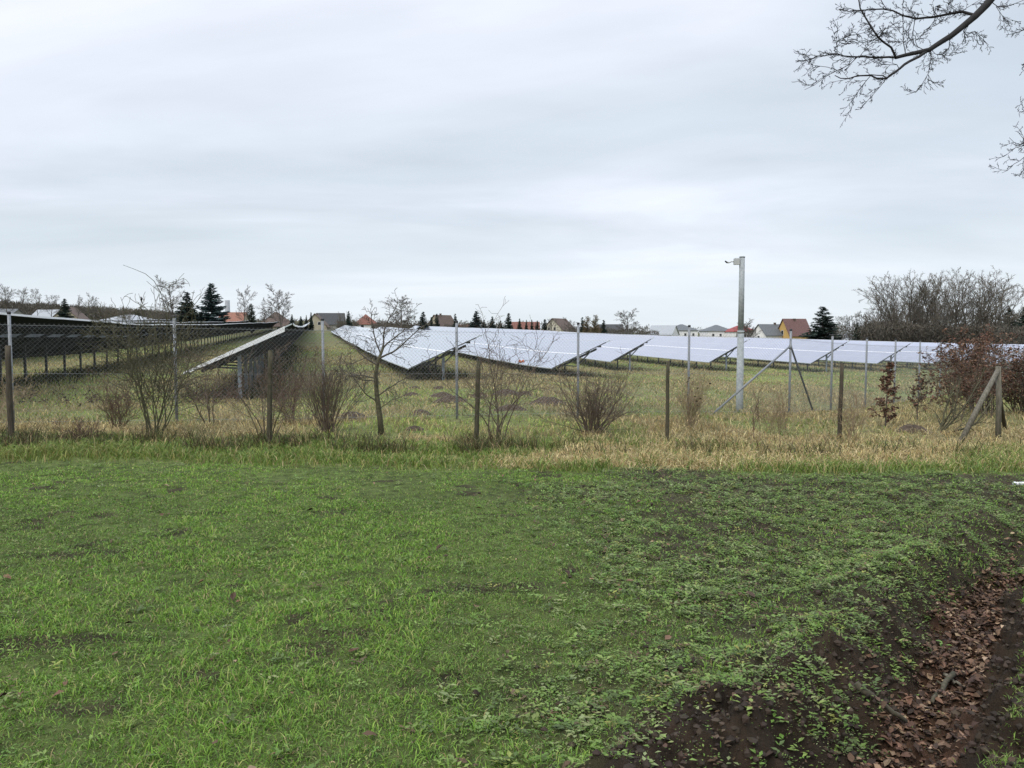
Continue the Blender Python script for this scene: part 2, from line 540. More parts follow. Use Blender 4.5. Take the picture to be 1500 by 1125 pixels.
# young cereal grass over the field
x, y = scatter(660000, 2.3, 11.6, power=1.15, spread=.72, margin=1.0)
t, n1, n2, infield, soil, right, gut = masks(x, y)
clump = .5 + .55 * (fbm(x * 3.2, y * 3.2, 3, 101) - .5); tuft = fbm(x * 9, y * 9, 2, 103)
patch = fbm(x * .8, y * .45, 3, 107)
dens = infield * (1 - .62 * right) * (1 - .97 * np.clip(soil * 1.3, 0, 1)) * (1 - gut) * np.clip((clump - .27) * 4.5, .06, 1) * np.clip((tuft - .22) * 3.2, .22, 1)
dens *= .62 + .38 * ss(.35, .55, patch)
holes = ss(.69, .75, fbm(x * 2.1 + 31, y * 2.6, 4, 117)); dens *= 1 - .9 * holes
dens = np.where(t < -.3, np.maximum(dens, ss(-.18, -.34, t + (n1 - .5) * .4) * .9), dens)
keep = RS.rand(len(x)) < dens
x, y, clump, patch, right = x[keep], y[keep], clump[keep], patch[keep], right[keep]
n = len(x)
h = (.014 + .044 * RS.rand(n) ** 1.8) * (.65 + .9 * clump) * (1 - .30 * ss(4, 9, y)) * (.85 + .35 * ss(.4, .6, patch))
c = palette(n, [G1, G2, G3, G4, ST2, (.08, .07, .035)], [5, 4, 3.4, 1.5, .7, .5])
c = lerp(c, np.array([.14, .17, .06]), ss(.55, .40, patch) * .35)
w = .0023 + .00075 * y
V, F, Cc = blades(x, y, h, w * (.55 + .8 * RS.rand(n)), .45 + .65 * RS.rand(n), c)
tag(mk('field_grass', V, F, [M['blade']], col=Cc), 'short bright green young grass covering the open field', 'grass', kind='stuff')
print('field blades', n)
x, y = scatter(420000, 2.3, 8.5, power=1.0, spread=.72, margin=.8)
t, n1, n2, infield, soil, right, gut = masks(x, y)
keep = RS.rand(len(x)) < infield * (.75 - .35 * right) * (1 - .95 * np.clip(soil * 1.2, 0, 1)) * (1 - gut) * (.5 + .5 * ss(.3, .5, fbm(x * 5, y * 5, 2, 109)))
x, y = x[keep], y[keep]; n = len(x)
V, F, Cc = blades(x, y, .012 + .028 * RS.rand(n), (.0026 + .0008 * y) * (.6 + .7 * RS.rand(n)), .5 + .6 * RS.rand(n),
                  palette(n, [(.130, .245, .036), (.090, .170, .030), (.19, .26, .07), (.24, .20, .11), (.07, .065, .03)], [4, 3, 2, 1.1, .8], .3))
tag(mk('sprouting_grass', V, F, [M['blade']], col=Cc), 'fine low sprouts and old stubble between the field grass', 'grass', kind='stuff')

# small broad-leaved weeds on the right of the field
NC = 80000
x, y = scatter(NC, 2.4, 11.3, power=1.2, spread=.70, margin=1.0)
t, n1, n2, infield, soil, right, gut = masks(x, y)
cl = fbm(x * 2.2, y * 2.2, 3, 131)
dens = infield * np.clip(right * 1.1 + .05, 0, 1) * (1 - .50 * soil) * (1 - .93 * gut) * np.clip((cl - .30) * 4, .10, 1) * ss(-.2, .2, t)
keep = RS.rand(NC) < dens
x, y = x[keep], y[keep]; n = len(x); K = 9
cxx = np.repeat(x, K) + RS.randn(n * K) * .018; cyy = np.repeat(y, K) + RS.randn(n * K) * .018
sz = np.repeat(.35 + 1.5 * RS.rand(n) ** 2, K) * (.7 + .6 * RS.rand(n * K)) * .014 * (1 + .02 * cyy)
az = RS.rand(n * K) * 6.283
zz = gz(cxx, cyy) + .004 + RS.rand(n * K) * .035
dx, dy = np.cos(az), np.sin(az)
up = RS.rand(n * K) * .8
V = np.zeros((n * K, 4, 3))
wd = .33
V[:, 0] = np.stack([cxx, cyy, zz], 1)
V[:, 1] = np.stack([cxx + dx * sz * .6 - dy * sz * wd, cyy + dy * sz * .6 + dx * sz * wd, zz + sz * up * .5], 1)
V[:, 2] = np.stack([cxx + dx * sz * 1.3, cyy + dy * sz * 1.3, zz + sz * (up * .9 - .15)], 1)
V[:, 3] = np.stack([cxx + dx * sz * .6 + dy * sz * wd, cyy + dy * sz * .6 - dx * sz * wd, zz + sz * up * .5], 1)
b = (np.arange(n * K) * 4)[:, None]
T = np.concatenate([np.concatenate([b, b + 1, b + 2], 1), np.concatenate([b, b + 2, b + 3], 1)])
c = np.repeat(palette(n, [(.130, .215, .045), (.19, .27, .070), (.23, .27, .115), (.09, .13, .040), (.25, .27, .07), (.13, .09, .05)], [4, 3, 1.5, 2.5, .5, 1.0]), K, 0)
tag(mk('field_weeds', V.reshape(-1, 3), T, [M['blade']], col=np.repeat(c, 4, 0)), 'low grey green broad-leaved weeds over the right of the field', 'weeds', kind='stuff')
print('weeds', n)


def dead_leaves(name, x, y, size, label, cols, probs, lift=.01):
    n = len(x)
    az = RS.rand(n) * 6.283; tilt = np.clip(RS.randn(n) * .35, -.7, .7); roll = np.clip(RS.randn(n) * .4, -.7, .7)
    prof = np.array([[-.5, 0], [-.15, .30], [.25, .22], [.5, 0], [.25, -.22], [-.15, -.30]])
    V = np.zeros((n, 8, 3))
    ca, sa = np.cos(az), np.sin(az)
    curl = .15 + .5 * RS.rand(n)
    for i, (a, bb) in enumerate(np.vstack([prof, [[-.15, 0], [.25, 0]]])):
        lx = a * size; ly = bb * size * (.8 + .3 * RS.rand(n))
        lz = np.abs(ly) * curl + lx * np.tan(tilt) * .6 + ly * np.tan(roll) * .5 + .08 * size * RS.randn(n) * (i < 6)
        V[:, i, 0] = x + lx * ca - ly * sa; V[:, i, 1] = y + lx * sa + ly * ca; V[:, i, 2] = lz
    V[:, :, 2] += (gz(x, y) + lift + .012 * RS.rand(n) - np.minimum(V[:, :, 2].min(1), 0) * .8)[:, None]
    b = (np.arange(n) * 8)[:, None]
    T = np.concatenate([np.concatenate([b + i, b + j, b + k], 1) for i, j, k in ((0, 6, 1), (0, 5, 6), (2, 7, 3), (3, 7, 4))])
    Q = np.concatenate([np.concatenate([b + 1, b + 6, b + 7, b + 2], 1), np.concatenate([b + 6, b + 5, b + 4, b + 7], 1)])
    c = np.repeat(palette(n, cols, probs, .3), 8, 0)
    return tag(mk(name, V.reshape(-1, 3), [Q, T], [M['leaf']], col=c), label, 'leaves', kind='stuff')


LC = [(.130, .076, .047), (.082, .048, .031), (.21, .14, .088), (.045, .028, .020), (.30, .22, .14)]
# ditch litter
yy = 1.8 + RS.rand(60000) * 8.5
tt = RS.randn(60000) * .15
xx = 1.44 + (.625 * (yy - 3.15) - tt) / .781
t, n1, n2, infield, soil, right, gut = masks(xx, yy)
keep = RS.rand(len(xx)) < np.clip(gut * 1.1 * (.35 + 1.1 * ss(.38, .55, fbm(xx * 3.3, yy * 3.3, 3, 119))) + .03, 0, 1) * (np.abs(tt) < .6)
xx, yy = xx[keep][:9500], yy[keep][:9500]
dead_leaves('ditch_leaves', xx, yy, .018 + .040 * RS.rand(len(xx)) ** 1.6, 'brown dead leaves filling the shallow ditch', LC, [4, 5, 1.6, 4, .4], .012)
x, y = scatter(3600, 2.4, 11, power=1.5, spread=.72)
t, n1, n2, infield, soil, right, gut = masks(x, y)
keep = RS.rand(len(x)) < (.05 + .30 * ss(.62, .72, n1) + .12 * soil + .08 * right)
dead_leaves('scattered_leaves', x[keep], y[keep], .02 + .05 * RS.rand(keep.sum()) ** 1.4, 'scattered brown leaves lying among the field grass', LC, [4, 4, 2, 3, 1.0], .016)

# clods of earth
x, y = scatter(90000, 2.3, 9.5, power=1.0, spread=.72)
t, n1, n2, infield, soil, right, gut = masks(x, y)
keep = RS.rand(len(x)) < np.clip(soil * .75 + right * .10, 0, 1) * (1 - gut * .7)
x, y = x[keep], y[keep]; n = len(x)
ico = np.array([[0, 0, 1], [.9, 0, .3], [.28, .85, .3], [-.72, .53, .3], [-.72, -.53, .3], [.28, -.85, .3], [.6, .5, -.5], [-.5, .6, -.5], [-.6, -.5, -.5], [.5, -.6, -.5]])
icf = [(0, 1, 2), (0, 2, 3), (0, 3, 4), (0, 4, 5), (0, 5, 1), (1, 6, 2), (2, 7, 3), (3, 8, 4), (4, 8, 5), (5, 9, 1), (2, 6, 7), (3, 7, 8), (5, 8, 9), (1, 9, 6)]
s = .004 + .020 * RS.rand(n) ** 3.5
V = ico[None] * (1 + RS.randn(n, 10, 3) * .22) * s[:, None, None]
V[:, :, 0] += x[:, None]; V[:, :, 1] += y[:, None]; V[:, :, 2] += (gz(x, y) + s * .3)[:, None]
b = (np.arange(n) * 10)[:, None]
T = np.concatenate([np.concatenate([b + i, b + j, b + k], 1) for i, j, k in icf])
c = np.repeat(palette(n, [(.028, .020, .014), (.042, .030, .021), (.060, .043, .030)], [4, 3, 1.2]), 10, 0)
tag(mk('soil_clods', V.reshape(-1, 3), T, [M['leaf']], col=c), 'dark crumbled earth clods along the ditch edge', 'soil', kind='stuff')

# rough grass strip behind the field
x, y = scatter(120000, 10.3, 13.6, power=1, spread=.70, margin=.8)
n1 = fbm(x * 1.2, y * 1.2, 3, 141)
st = straw_amount(x, y)
edge = ss(10.4, 11.3, y + (fbm(x * .45 + 5, y * .45, 3, 21) - .5) * 1.2)
keep = RS.rand(len(x)) < np.clip(edge * (.35 + 1.3 * (n1 - .25)) * (1 - .6 * st), 0, 1)
x, y, n1, st = x[keep], y[keep], n1[keep], st[keep]; n = len(x)
yel = ss(-4, -7, x) * ss(12.2, 11.4, y)
c = palette(n, [(.135, .21, .04), (.20, .27, .06), (.10, .15, .035), (.30, .28, .09), ST2], [4, 3, 3, 1.5, 1.2])
c = lerp(c, np.array([.21, .19, .055]), yel * .45 * RS.rand(n))
kk = RS.rand(n) < st * .6
c[kk] = palette(kk.sum(), [ST1, ST2], [1, 1])
h = (.07 + .13 * RS.rand(n)) * (.6 + .9 * n1)
V, F, Cc = blades(x, y, h, .009 + .006 * RS.rand(n), .4 + .55 * RS.rand(n), c)
tag(mk('verge_grass', V, F, [M['blade']], col=Cc), 'rough tussocky green and yellowish grass along the field edge', 'grass', kind='stuff')

# darker rank tufts on the old fence line
x, y = scatter(26000, 11.9, 13.4, power=1, spread=.70, margin=.8)
n1 = fbm(x * 1.7 + 9, y * 2.4, 3, 145)
keep = RS.rand(len(x)) < ss(.47, .60, n1) * (.25 + .75 * ss(1.5, -1.0, x))
x, y = x[keep], y[keep]; n = len(x)
V, F, Cc = blades(x, y, .12 + .30 * RS.rand(n) ** 1.7, .007 + .008 * RS.rand(n), .25 + .6 * RS.rand(n), palette(n, [(.06, .075, .025), (.09, .065, .035), (.05, .035, .02), (.11, .13, .04), ST2], [3, 3, 2, 2, 1.4]))
tag(mk('rank_tufts', V, F, [M['blade']], col=Cc), 'dark rank weeds and tufts along the line of wooden posts', 'weeds', kind='stuff')

# flattened straw-coloured grass
x, y = scatter(165000, 10.6, 17.0, power=1, spread=.70, margin=.8)
st = straw_amount(x, y); n1 = fbm(x * 2.0, y * 2.0, 3, 151)
keep = RS.rand(len(x)) < np.clip(st * 1.1, 0, 1) * np.clip((n1 - .36) * 4.5, .05, 1) * (.45 + .55 * ss(15, 12.5, y))
x, y, n1 = x[keep], y[keep], n1[keep]; n = len(x)
h = (.06 + .20 * RS.rand(n) ** 1.6) * (.35 + 1.3 * n1)
az = fbm(x * 1.6, y * 1.6, 2, 161) * 14 + RS.randn(n) * .9
V, F, Cc = blades(x, y, h, .006 + .006 * RS.rand(n), .65 + .55 * RS.rand(n), palette(n, [ST1, ST2, ST3, (.36, .24, .10), (.15, .14, .06)], [4, 3, 3, 2, 1.5], .35), az=az, curl=1.3)
tag(mk('dry_grass', V, F, [M['blade']], col=Cc), 'matted straw-coloured dry grass beyond the field edge', 'grass', kind='stuff')
print('straw', n)

# meadow of the solar park
x, y = scatter(330000, 12.6, 95, power=.55, spread=.74, margin=3)
st = straw_amount(x, y); n1 = fbm(x * .9, y * .7, 3, 171); n2 = fbm(x * .25, y * .18, 3, 181)
keep = RS.rand(len(x)) < np.clip(.25 + (n1 - .3) * 2.2, .1, 1)
x, y, st, n1, n2 = x[keep], y[keep], st[keep], n1[keep], n2[keep]; n = len(x)
c = palette(n, [(.195, .265, .055), (.27, .32, .08), (.14, .19, .045), (.35, .34, .13)], [4, 3, 2.0, 1.8]) * (.62 + .8 * ss(.3, .7, n2))[:, None]
kk = RS.rand(n) < np.clip(st * .95 + .24 + .25 * ss(.5, .65, n1), 0, 1)
c[kk] = palette(kk.sum(), [ST1, ST2, (.30, .24, .13), (.20, .18, .09)], [2, 3, 3, 2])
h = (.05 + .11 * RS.rand(n)) * (.7 + .6 * n1) * np.where(kk, 1.4, 1)
V, F, Cc = blades(x, y, h, (.0045 + .0007 * y) * (.7 + .6 * RS.rand(n)), .4 + .6 * RS.rand(n), c)
tag(mk('meadow_grass', V, F, [M['blade']], col=Cc), 'patchy green and tan meadow grass around the solar panels', 'grass', kind='stuff')
print('meadow', n)

# ------------------------------------------------------------------ branch growth
def rvec(rng):
    return Vector((rng.gauss(0, 1), rng.gauss(0, 1), rng.gauss(0, 1)))


def grow(out, rng, p, d, L, r, lvl, S):
    s = S[lvl]
    k = s['k']; pts = [p.copy()]; dirs = []
    r1 = max(r * s.get('taper', .35), s.get('rmin', .001))
    for i in range(k):
        d = (d + rvec(rng) * s['wob'] + Vector((0, 0, s.get('trop', 0)))).normalized()
        q = p + d * (L / k)
        ra = r + (r1 - r) * i / k; rb = r + (r1 - r) * (i + 1) / k
        out.append((p.copy(), q.copy(), ra, rb, lvl))
        p = q; pts.append(p.copy()); dirs.append(d.copy())
    if lvl + 1 >= len(S): return
    n = s['n']; n = max(1, int(n * rng.uniform(.8, 1.2) + .5)); st = s.get('start', .2)
    phi = rng.uniform(0, 6.28)
    for j in range(n):
        t = st + (1 - st) * (j + rng.uniform(.2, .9)) / n
        t = min(t, .99); i = min(int(t * k), k - 1); f = t * k - i
        q = pts[i].lerp(pts[i + 1], f); dd = dirs[i]
        a = dd.orthogonal().normalized(); bb = dd.cross(a)
        phi += 2.4 + rng.uniform(-.5, .5)
        side = a * math.cos(phi) + bb * math.sin(phi)
        ang = R(s.get('ang', 45) * rng.uniform(.75, 1.25))
        nd = dd * math.cos(ang) + side * math.sin(ang)
        if s.get('flat'): nd.z *= (1 - s['flat']); nd.normalize()
        LL = L * s['ratio'] * rng.uniform(.65, 1.2) * (1 - s.get('fall', .45) * t)
        rr = max((r + (r1 - r) * t) * s.get('rr', .55), S[lvl + 1].get('rmin', .001))
        grow(out, rng, q, nd, LL, rr, lvl + 1, S)


def seg_mesh(name, segs, m, parent=None, n=3, smooth=True):
    V, F = tubes([s[0] for s in segs], [s[1] for s in segs], [s[2] for s in segs], [s[3] for s in segs], n)
    return mk(name, V, F, [m], parent=parent, smooth=smooth)


# ------------------------------------------------------------------ shrubs near the fence
def leaf_cards(P, size, rs, flat=.0):
    P = np.asarray(P, float); n = len(P)
    a = rs.randn(n, 3); a[:, 2] *= .5; a /= np.linalg.norm(a, axis=1)[:, None]
    b = rs.randn(n, 3); b -= (b * a).sum(1)[:, None] * a; b /= np.linalg.norm(b, axis=1)[:, None]
    sz = size * (.6 + .8 * rs.rand(n, 1))
    V = np.zeros((n, 4, 3))
    V[:, 0] = P; V[:, 1] = P + a * sz * .55 + b * sz * .3; V[:, 2] = P + a * sz * 1.1; V[:, 3] = P + a * sz * .55 - b * sz * .3
    nrm = np.cross(a, b); V[:, 2] += nrm * sz * .25
    i = (np.arange(n) * 4)[:, None]
    T = np.concatenate([np.concatenate([i, i + 1, i + 2], 1), np.concatenate([i, i + 2, i + 3], 1)])
    return V.reshape(-1, 3), T


def shrub(name, label, cat, px, py, H, stems, spread, S, m, seed, r0=.012, leaves=None, group=None, ring=.12, lean=(0, 0), trop0=None, lenvar=.35, n_side=4):
    rng = random.Random(seed)
    b = base(px, py)
    root = empty(name, b)
    segs = []
    for i in range(stems):
        a = rng.uniform(0, 6.283); sp = abs(rng.gauss(0, 1)) * spread
        sp = min(sp, spread * 1.9)
        d = Vector((math.cos(a) * sp + lean[0], math.sin(a) * sp + lean[1], 1)).normalized()
        p0 = Vector((math.cos(a) * ring * rng.random(), math.sin(a) * ring * rng.random(), -.05))
        grow(segs, rng, p0, d, H * rng.uniform(1 - lenvar, 1.05) / max(.55, d.z), r0 * rng.uniform(.7, 1.2), 0, S)
    st = [s for s in segs if s[4] == 0]; tw = [s for s in segs if s[4] > 0]
    seg_mesh('stem' if name not in ('young_tree', 'beech_sapling') else 'trunk', st, m, root, n_side + 1)
    if tw: seg_mesh('twigs', tw, m, root, 3)
    if leaves:
        rs = np.random.RandomState(seed)
        cand = [s for s in segs if s[4] >= leaves.get('lvl', 1)]
        P = []
        for _ in range(leaves['n']):
            s = cand[rs.randint(len(cand))]; f = rs.rand()
            q = s[0].lerp(s[1], f)
            if leaves.get('z0') and q.z < leaves['z0'] and rs.rand() > .25: continue
            P.append(q)
        V, T = leaf_cards(P, leaves['size'], rs)
        cc = palette(len(P), leaves['cols'], [1] * len(leaves['cols']), .3, rs)
        mk('leaves', V, T, [M['leaf']], col=np.repeat(cc, 4, 0), parent=root)
    tag(root, label, cat, group)
    return root


BUSH = [dict(k=7, n=10, ratio=.44, ang=36, wob=.15, trop=.03, start=.15, taper=.30, rr=.5),
        dict(k=4, n=4, ratio=.5, ang=38, wob=.16, trop=.03, start=.2, taper=.4, rmin=.0030),
        dict(k=2, n=0, ratio=.5, ang=40, wob=.2, trop=.02, taper=.6, rmin=.0026)]
BROOM = [dict(k=6, n=6, ratio=.42, ang=24, wob=.10, trop=.06, start=.3, taper=.3, rr=.5),
         dict(k=3, n=3, ratio=.5, ang=25, wob=.12, trop=.05, start=.2, taper=.5, rmin=.0029),
         dict(k=2, n=0, ratio=.5, ang=30, wob=.15, trop=.02, taper=.6, rmin=.0026)]
ARCH = [dict(k=10, n=12, ratio=.42, ang=42, wob=.13, trop=-.035, start=.28, taper=.22, rr=.42, fall=.3),
        dict(k=5, n=5, ratio=.45, ang=42, wob=.20, trop=.0, start=.2, taper=.4, rmin=.0030),
        dict(k=3, n=0, ratio=.5, ang=40, wob=.3, trop=.0, taper=.6, rmin=.0026)]

ARCHUP = [dict(ARCH[0], trop=.022, n=14, wob=.12), dict(ARCH[1], rmin=.0042), dict(ARCH[2], rmin=.0036)]
RUST = [(.115, .056, .036), (.085, .042, .030), (.17, .095, .06), (.055, .030, .023), (.21, .13, .085)]

shrub('rose_bush', 'tall tangled rose bush with arching stems near the left wooden post', 'bush', 226, 641, 2.3, 16, .30, ARCHUP, M['barkgreen'], 3, r0=.0135, ring=.13)
shrub('small_shrub', 'low twiggy brown shrub just left of the tall rose bush', 'shrub', 170, 630, 1.05, 18, .30, BUSH, M['twigred'], 4, r0=.007, ring=.12)
shrub('thin_shrub', 'thin dark few-stemmed shrub beneath the nearest raised solar panel row', 'shrub', 309, 625, 1.55, 5, .22, BUSH, M['twigbrown'], 5, r0=.012, ring=.07)
shrub('post_side_shrub', 'sparse twiggy shrub wrapping round the tall mossy post', 'shrub', 388, 652, 1.85, 9, .26, ARCH, M['twigbrown'], 6, r0=.010, ring=.12)
shrub('broom_shrub', 'dense broom-like upright shrub between mossy post and small bare tree', 'shrub', 478, 632, 1.28, 52, .30, BROOM, M['twigbrown'], 7, r0=.0085, ring=.17)
shrub('brown_shrub', 'reddish fine-twigged shrub right behind the mossy post', 'shrub', 430, 622, 1.15, 15, .42, BUSH, M['twigred'], 27, r0=.006, ring=.15)
shrub('shoot_shrub', 'open shrub of long bare shoots beside the middle wooden post', 'shrub', 727, 650, 2.0, 11, .26, ARCH, M['twigbrown'], 9, r0=.011, ring=.13)
shrub('round_shrub', 'wide rounded bare shrub in front of the third row of solar panels', 'shrub', 866, 636, 1.15, 34, .62, BUSH, M['twigbrown'], 10, r0=.011, ring=.16)
shrub('seed_head_shrub', 'pale twiggy shrub with dark seed heads right of a slim wooden post', 'shrub', 1010, 628, 1.08, 20, .30, BUSH, M['drystalk'], 11, r0=.007, ring=.12,
      leaves=dict(n=110, size=.05, cols=[(.02, .014, .010), (.035, .022, .016)], lvl=1, z0=.75))
shrub('dry_stalks', 'clump of dry pale stalks beneath the foot of the metal mast', 'weed', 1140, 640, .95, 14, .18, BUSH, M['drystalk'], 12, r0=.005, ring=.14)
shrub('thin_stalks', 'two thin dark stalks right in front of the metal mast foot', 'weed', 1107, 652, .95, 3, .35, BROOM, M['twigred'], 13, r0=.006, ring=.08)
shrub('post_foot_stalks', 'clump of old stalks at the foot of the fifth wooden post', 'weed', 1246, 646, .95, 10, .28, BUSH, M['drystalk'], 14, r0=.009, ring=.13)
shrub('low_scrub', 'leaning bare shrub growing from a crooked trunk by the beeches', 'shrub', 1372, 634, 1.25, 5, .55, BUSH, M['barkgreen'], 15, r0=.026, ring=.05, lean=(.55, .1))
shrub('weed_stalks', 'low dark weed stalks at the left field edge', 'weed', 118, 652, .42, 12, .75, BUSH, M['twigred'], 16, r0=.004, ring=.03)
shrub('edge_shrub', 'small arching shrub stems at the extreme left edge of the view', 'shrub', 2, 640, 1.15, 9, .32, ARCH, M['drystalk'], 17, r0=.008, ring=.15)

BEE = [dict(k=8, n=17, ratio=.26, ang=62, wob=.05, trop=.04, start=.12, taper=.25, rr=.4, fall=.55),
       dict(k=3, n=4, ratio=.5, ang=40, wob=.12, trop=.03, start=.2, taper=.5, rmin=.0030),
       dict(k=2, n=0, ratio=.5, ang=40, wob=.12, trop=.0, taper=.6, rmin=.0029)]
BEEW = [dict(k=8, n=24, ratio=.42, ang=52, wob=.07, trop=.04, start=.18, taper=.25, rr=.42, fall=.35),
        dict(k=4, n=6, ratio=.45, ang=42, wob=.14, trop=.03, start=.2, taper=.5, rmin=.004),
        dict(k=2, n=3, ratio=.5, ang=40, wob=.12, trop=.0, taper=.6, rmin=.003),
        dict(k=1, n=0, ratio=.5, ang=40, wob=.12, trop=.0, taper=.6, rmin=.003)]
shrub('beech_sapling', 'slim upright beech sapling covered in russet leaves', 'sapling', 1297, 627, 1.42, 1, .02, BEE, M['bark'], 21, r0=.016, ring=.0, lean=(.05, 0),
      leaves=dict(n=950, size=.06, cols=RUST, lvl=1))
shrub('beech_sapling', 'sparse beech sapling with few dull brown leaves, behind the slim russet one', 'sapling', 1343, 614, 1.5, 1, .02, BEEW, M['bark'], 22, r0=.016, ring=.0,
      leaves=dict(n=420, size=.055, cols=RUST, lvl=1))
shrub('beech_bush', 'broad young beech with horizontal russet-leaved branches behind the crooked shrub', 'bush', 1425, 606, 2.4, 3, .20, BEEW, M['bark'], 23, r0=.03, ring=.12,
      leaves=dict(n=3900, size=.065, cols=RUST, lvl=1, z0=.5))
shrub('beech_bush', 'spreading brown-leaved beech left of the braced corner post', 'bush', 1400, 618, 1.75, 3, .35, BEEW, M['twigbrown'], 24, r0=.018, ring=.15,
      leaves=dict(n=1900, size=.055, cols=RUST, lvl=1))
shrub('beech_bush', 'dark dense beech bush at the right edge behind the braced corner post', 'bush', 1492, 606, 1.75, 5, .45, BEEW, M['twigbrown'], 25, r0=.022, ring=.2,
      leaves=dict(n=3200, size=.06, cols=RUST, lvl=1))
shrub('beech_bush', 'russet beech bush growing round the old stump', 'bush', 1452, 612, 1.8, 3, .40, BEEW, M['twigbrown'], 26, r0=.02, ring=.2,
      leaves=dict(n=2300, size=.06, cols=RUST, lvl=1, z0=.6))

shrub('thicket_shrub', 'dark tangled leafless shrub between the beeches and the braced corner post', 'shrub', 1440, 604, 1.75, 26, .55, BUSH, M['bark'], 41, r0=.013, ring=.35,
      leaves=dict(n=700, size=.05, cols=RUST, lvl=1))
shrub('thicket_shrub', 'dark tangled leafless shrub filling the extreme right edge of the view', 'shrub', 1505, 606, 1.7, 30, .55, BUSH, M['bark'], 42, r0=.013, ring=.40,
      leaves=dict(n=700, size=.05, cols=RUST, lvl=1))

# small bare tree with an open crown (trunk, limbs and twigs)
def small_tree():
    rng = random.Random(31)
    b = base(559, 637)
    root = empty('young_tree', b)
    trunk = []; crown = []
    pts = [Vector((0, 0, -.06)), Vector((-.03, 0, .35)), Vector((-.08, 0, .75)), Vector((-.10, .02, 1.1)), Vector((-.06, .02, 1.35)), Vector((.05, 0, 1.62))]
    rad = [.062, .05, .043, .038, .030, .022]
    mb = MB(); mb.cyl(pts, rad, 10); mb.build('trunk', M['barkgreen'], root, True)
    S = [dict(k=8, n=13, ratio=.36, ang=48, wob=.12, trop=.02, start=.12, taper=.25, rr=.45, fall=.35),
         dict(k=4, n=5, ratio=.45, ang=45, wob=.2, trop=.02, start=.15, taper=.5, rmin=.003),
         dict(k=2, n=2, ratio=.45, ang=45, wob=.22, trop=.0, start=.2, taper=.6, rmin=.0029),
         dict(k=1, n=0, ratio=.5, ang=45, wob=.2, trop=.0, taper=.6, rmin=.0026)]
    limbs = [((-.06, 0, 1.3), (-1, .1, .62), 1.15, .020), ((.03, 0, 1.58), (.25, .1, 1), .95, .018), ((0, 0, 1.5), (-.35, -.1, 1.2), .85, .015),
             ((-.02, 0, 1.42), (1.0, -.2, .55), 1.15, .019), ((.04, 0, 1.6), (.85, .2, .75), .95, .015), ((-.10, 0, 1.05), (-1, .2, .35), 1.0, .014),
             ((-.10, 0, 1.0), (-.8, -.5, .2), .8, .011), ((-.08, 0, .72), (1.0, .1, .55), .95, .013), ((-.05, 0, .60), (-.95, -.1, .75), 1.1, .014),
             ((-.04, 0, .5), (.8, -.4, .3), .7, .009), ((-.1, 0, 1.2), (.2, .9, .6), .9, .012), ((-.1, 0, .9), (.5, -.9, .5), .8, .011)]
    for p, d, L, r0 in limbs:
        grow(crown, rng, Vector(p), Vector(d).normalized(), L, r0, 0, S)
    seg_mesh('crown', crown, M['bark'], root, 4)
    tag(root, 'small bare tree with a single mossy trunk and open spreading crown', 'tree')


small_tree()

# ------------------------------------------------------------------ wooden posts
def wooden_post(px, py, top_py, label, m, rad, lean=0, slab=False, D=None):
    b = base(px, py)
    H = at(px, top_py, b.y).z - b.z
    mb = MB()
    rng = random.Random(px)
    n = 7
    pts = [Vector((lean * i / n + rng.uniform(-.004, .004), rng.uniform(-.004, .004), -.15 + (H + .15) * i / n)) for i in range(n + 1)]
    rr = [rad * (1.08 - .16 * i / n) * rng.uniform(.96, 1.04) for i in range(n + 1)]
    mb.cyl(pts, rr, 11)
    mb.cyl([pts[-1], pts[-1] + Vector((0, 0, .012))], [rr[-1] * .99, rr[-1] * .80], 11)
    o = mb.build('wooden_post', m, None, True)
    for p in o.data.polygons:
        if abs(p.normal.z) > .8: p.use_smooth = False
    o.location = b
    tag(o, label, 'post', 'weathered wooden posts along the field edge')
    return o, b, H


wooden_post(17, 651, 507, 'dark wooden post standing in front of a steel fence post at the far left', M['wood'], .045)
wooden_post(394, 656, 514, 'tall mossy wooden post with twigs round it, before the nearest raised panel row', M['woodgreen'], .040, .05)
wooden_post(697, 654, 529, 'wooden post with a dark knot band standing left of the long-shoot shrub', M['woodgreen'], .038, .05)
wooden_post(977, 645, 530, 'slim greenish wooden post left of the shrub with dark seed heads', M['woodgreen'], .033)
wooden_post(1229, 645, 533, 'brown wooden post rising from a clump of dry stalks', M['wood'], .038, .02)
cb = base(1462, 646)
cp = empty('braced_corner_post', cb)
tag(cp, 'grey wooden corner post held by two slanting timber braces', 'post')
ch = at(1458, 537, cb.y).z - cb.z
mb = MB(); mb.cyl([(0, 0, -.15), (-.01, 0, ch * .5), (-.05, 0, ch)], [.05, .047, .045], 11); mb.build('post', M['woodgrey'], cp, True)
f1 = base(1404, 650) - cb; t1 = Vector((-.07, -.03, ch - .06))
mb = MB(); mb.cyl([f1 + Vector((0, 0, -.05)), (f1 + t1) / 2, t1], [.048, .045, .040], 10); mb.build('brace', M['woodgrey'], cp, True)
f2 = base(1474, 632) - cb; t2 = Vector((-.04, .04, ch - .30))
mb = MB(); mb.cyl([f2 + Vector((0, 0, -.05)), t2], [.042, .038], 10); mb.build('brace', M['wood'], cp, True)

# ------------------------------------------------------------------ chain-link fence
fence = empty('chain_link_fence', (0, 0, 0))
tag(fence, 'galvanised chain-link fence with slim steel posts around the solar park', 'fence')
A0 = Vector((-1.256, 18.3)); a = Vector((2.83, .88))
corner = A0 + a * 3
bdir = Vector((1.98, 2.25))
posts = [A0 + a * k for k in range(-6, 4)] + [corner + bdir * k for k in range(1, 12)]
POSTH = 2.2


def gs(p): return float(ground_smooth(p.x, p.y))


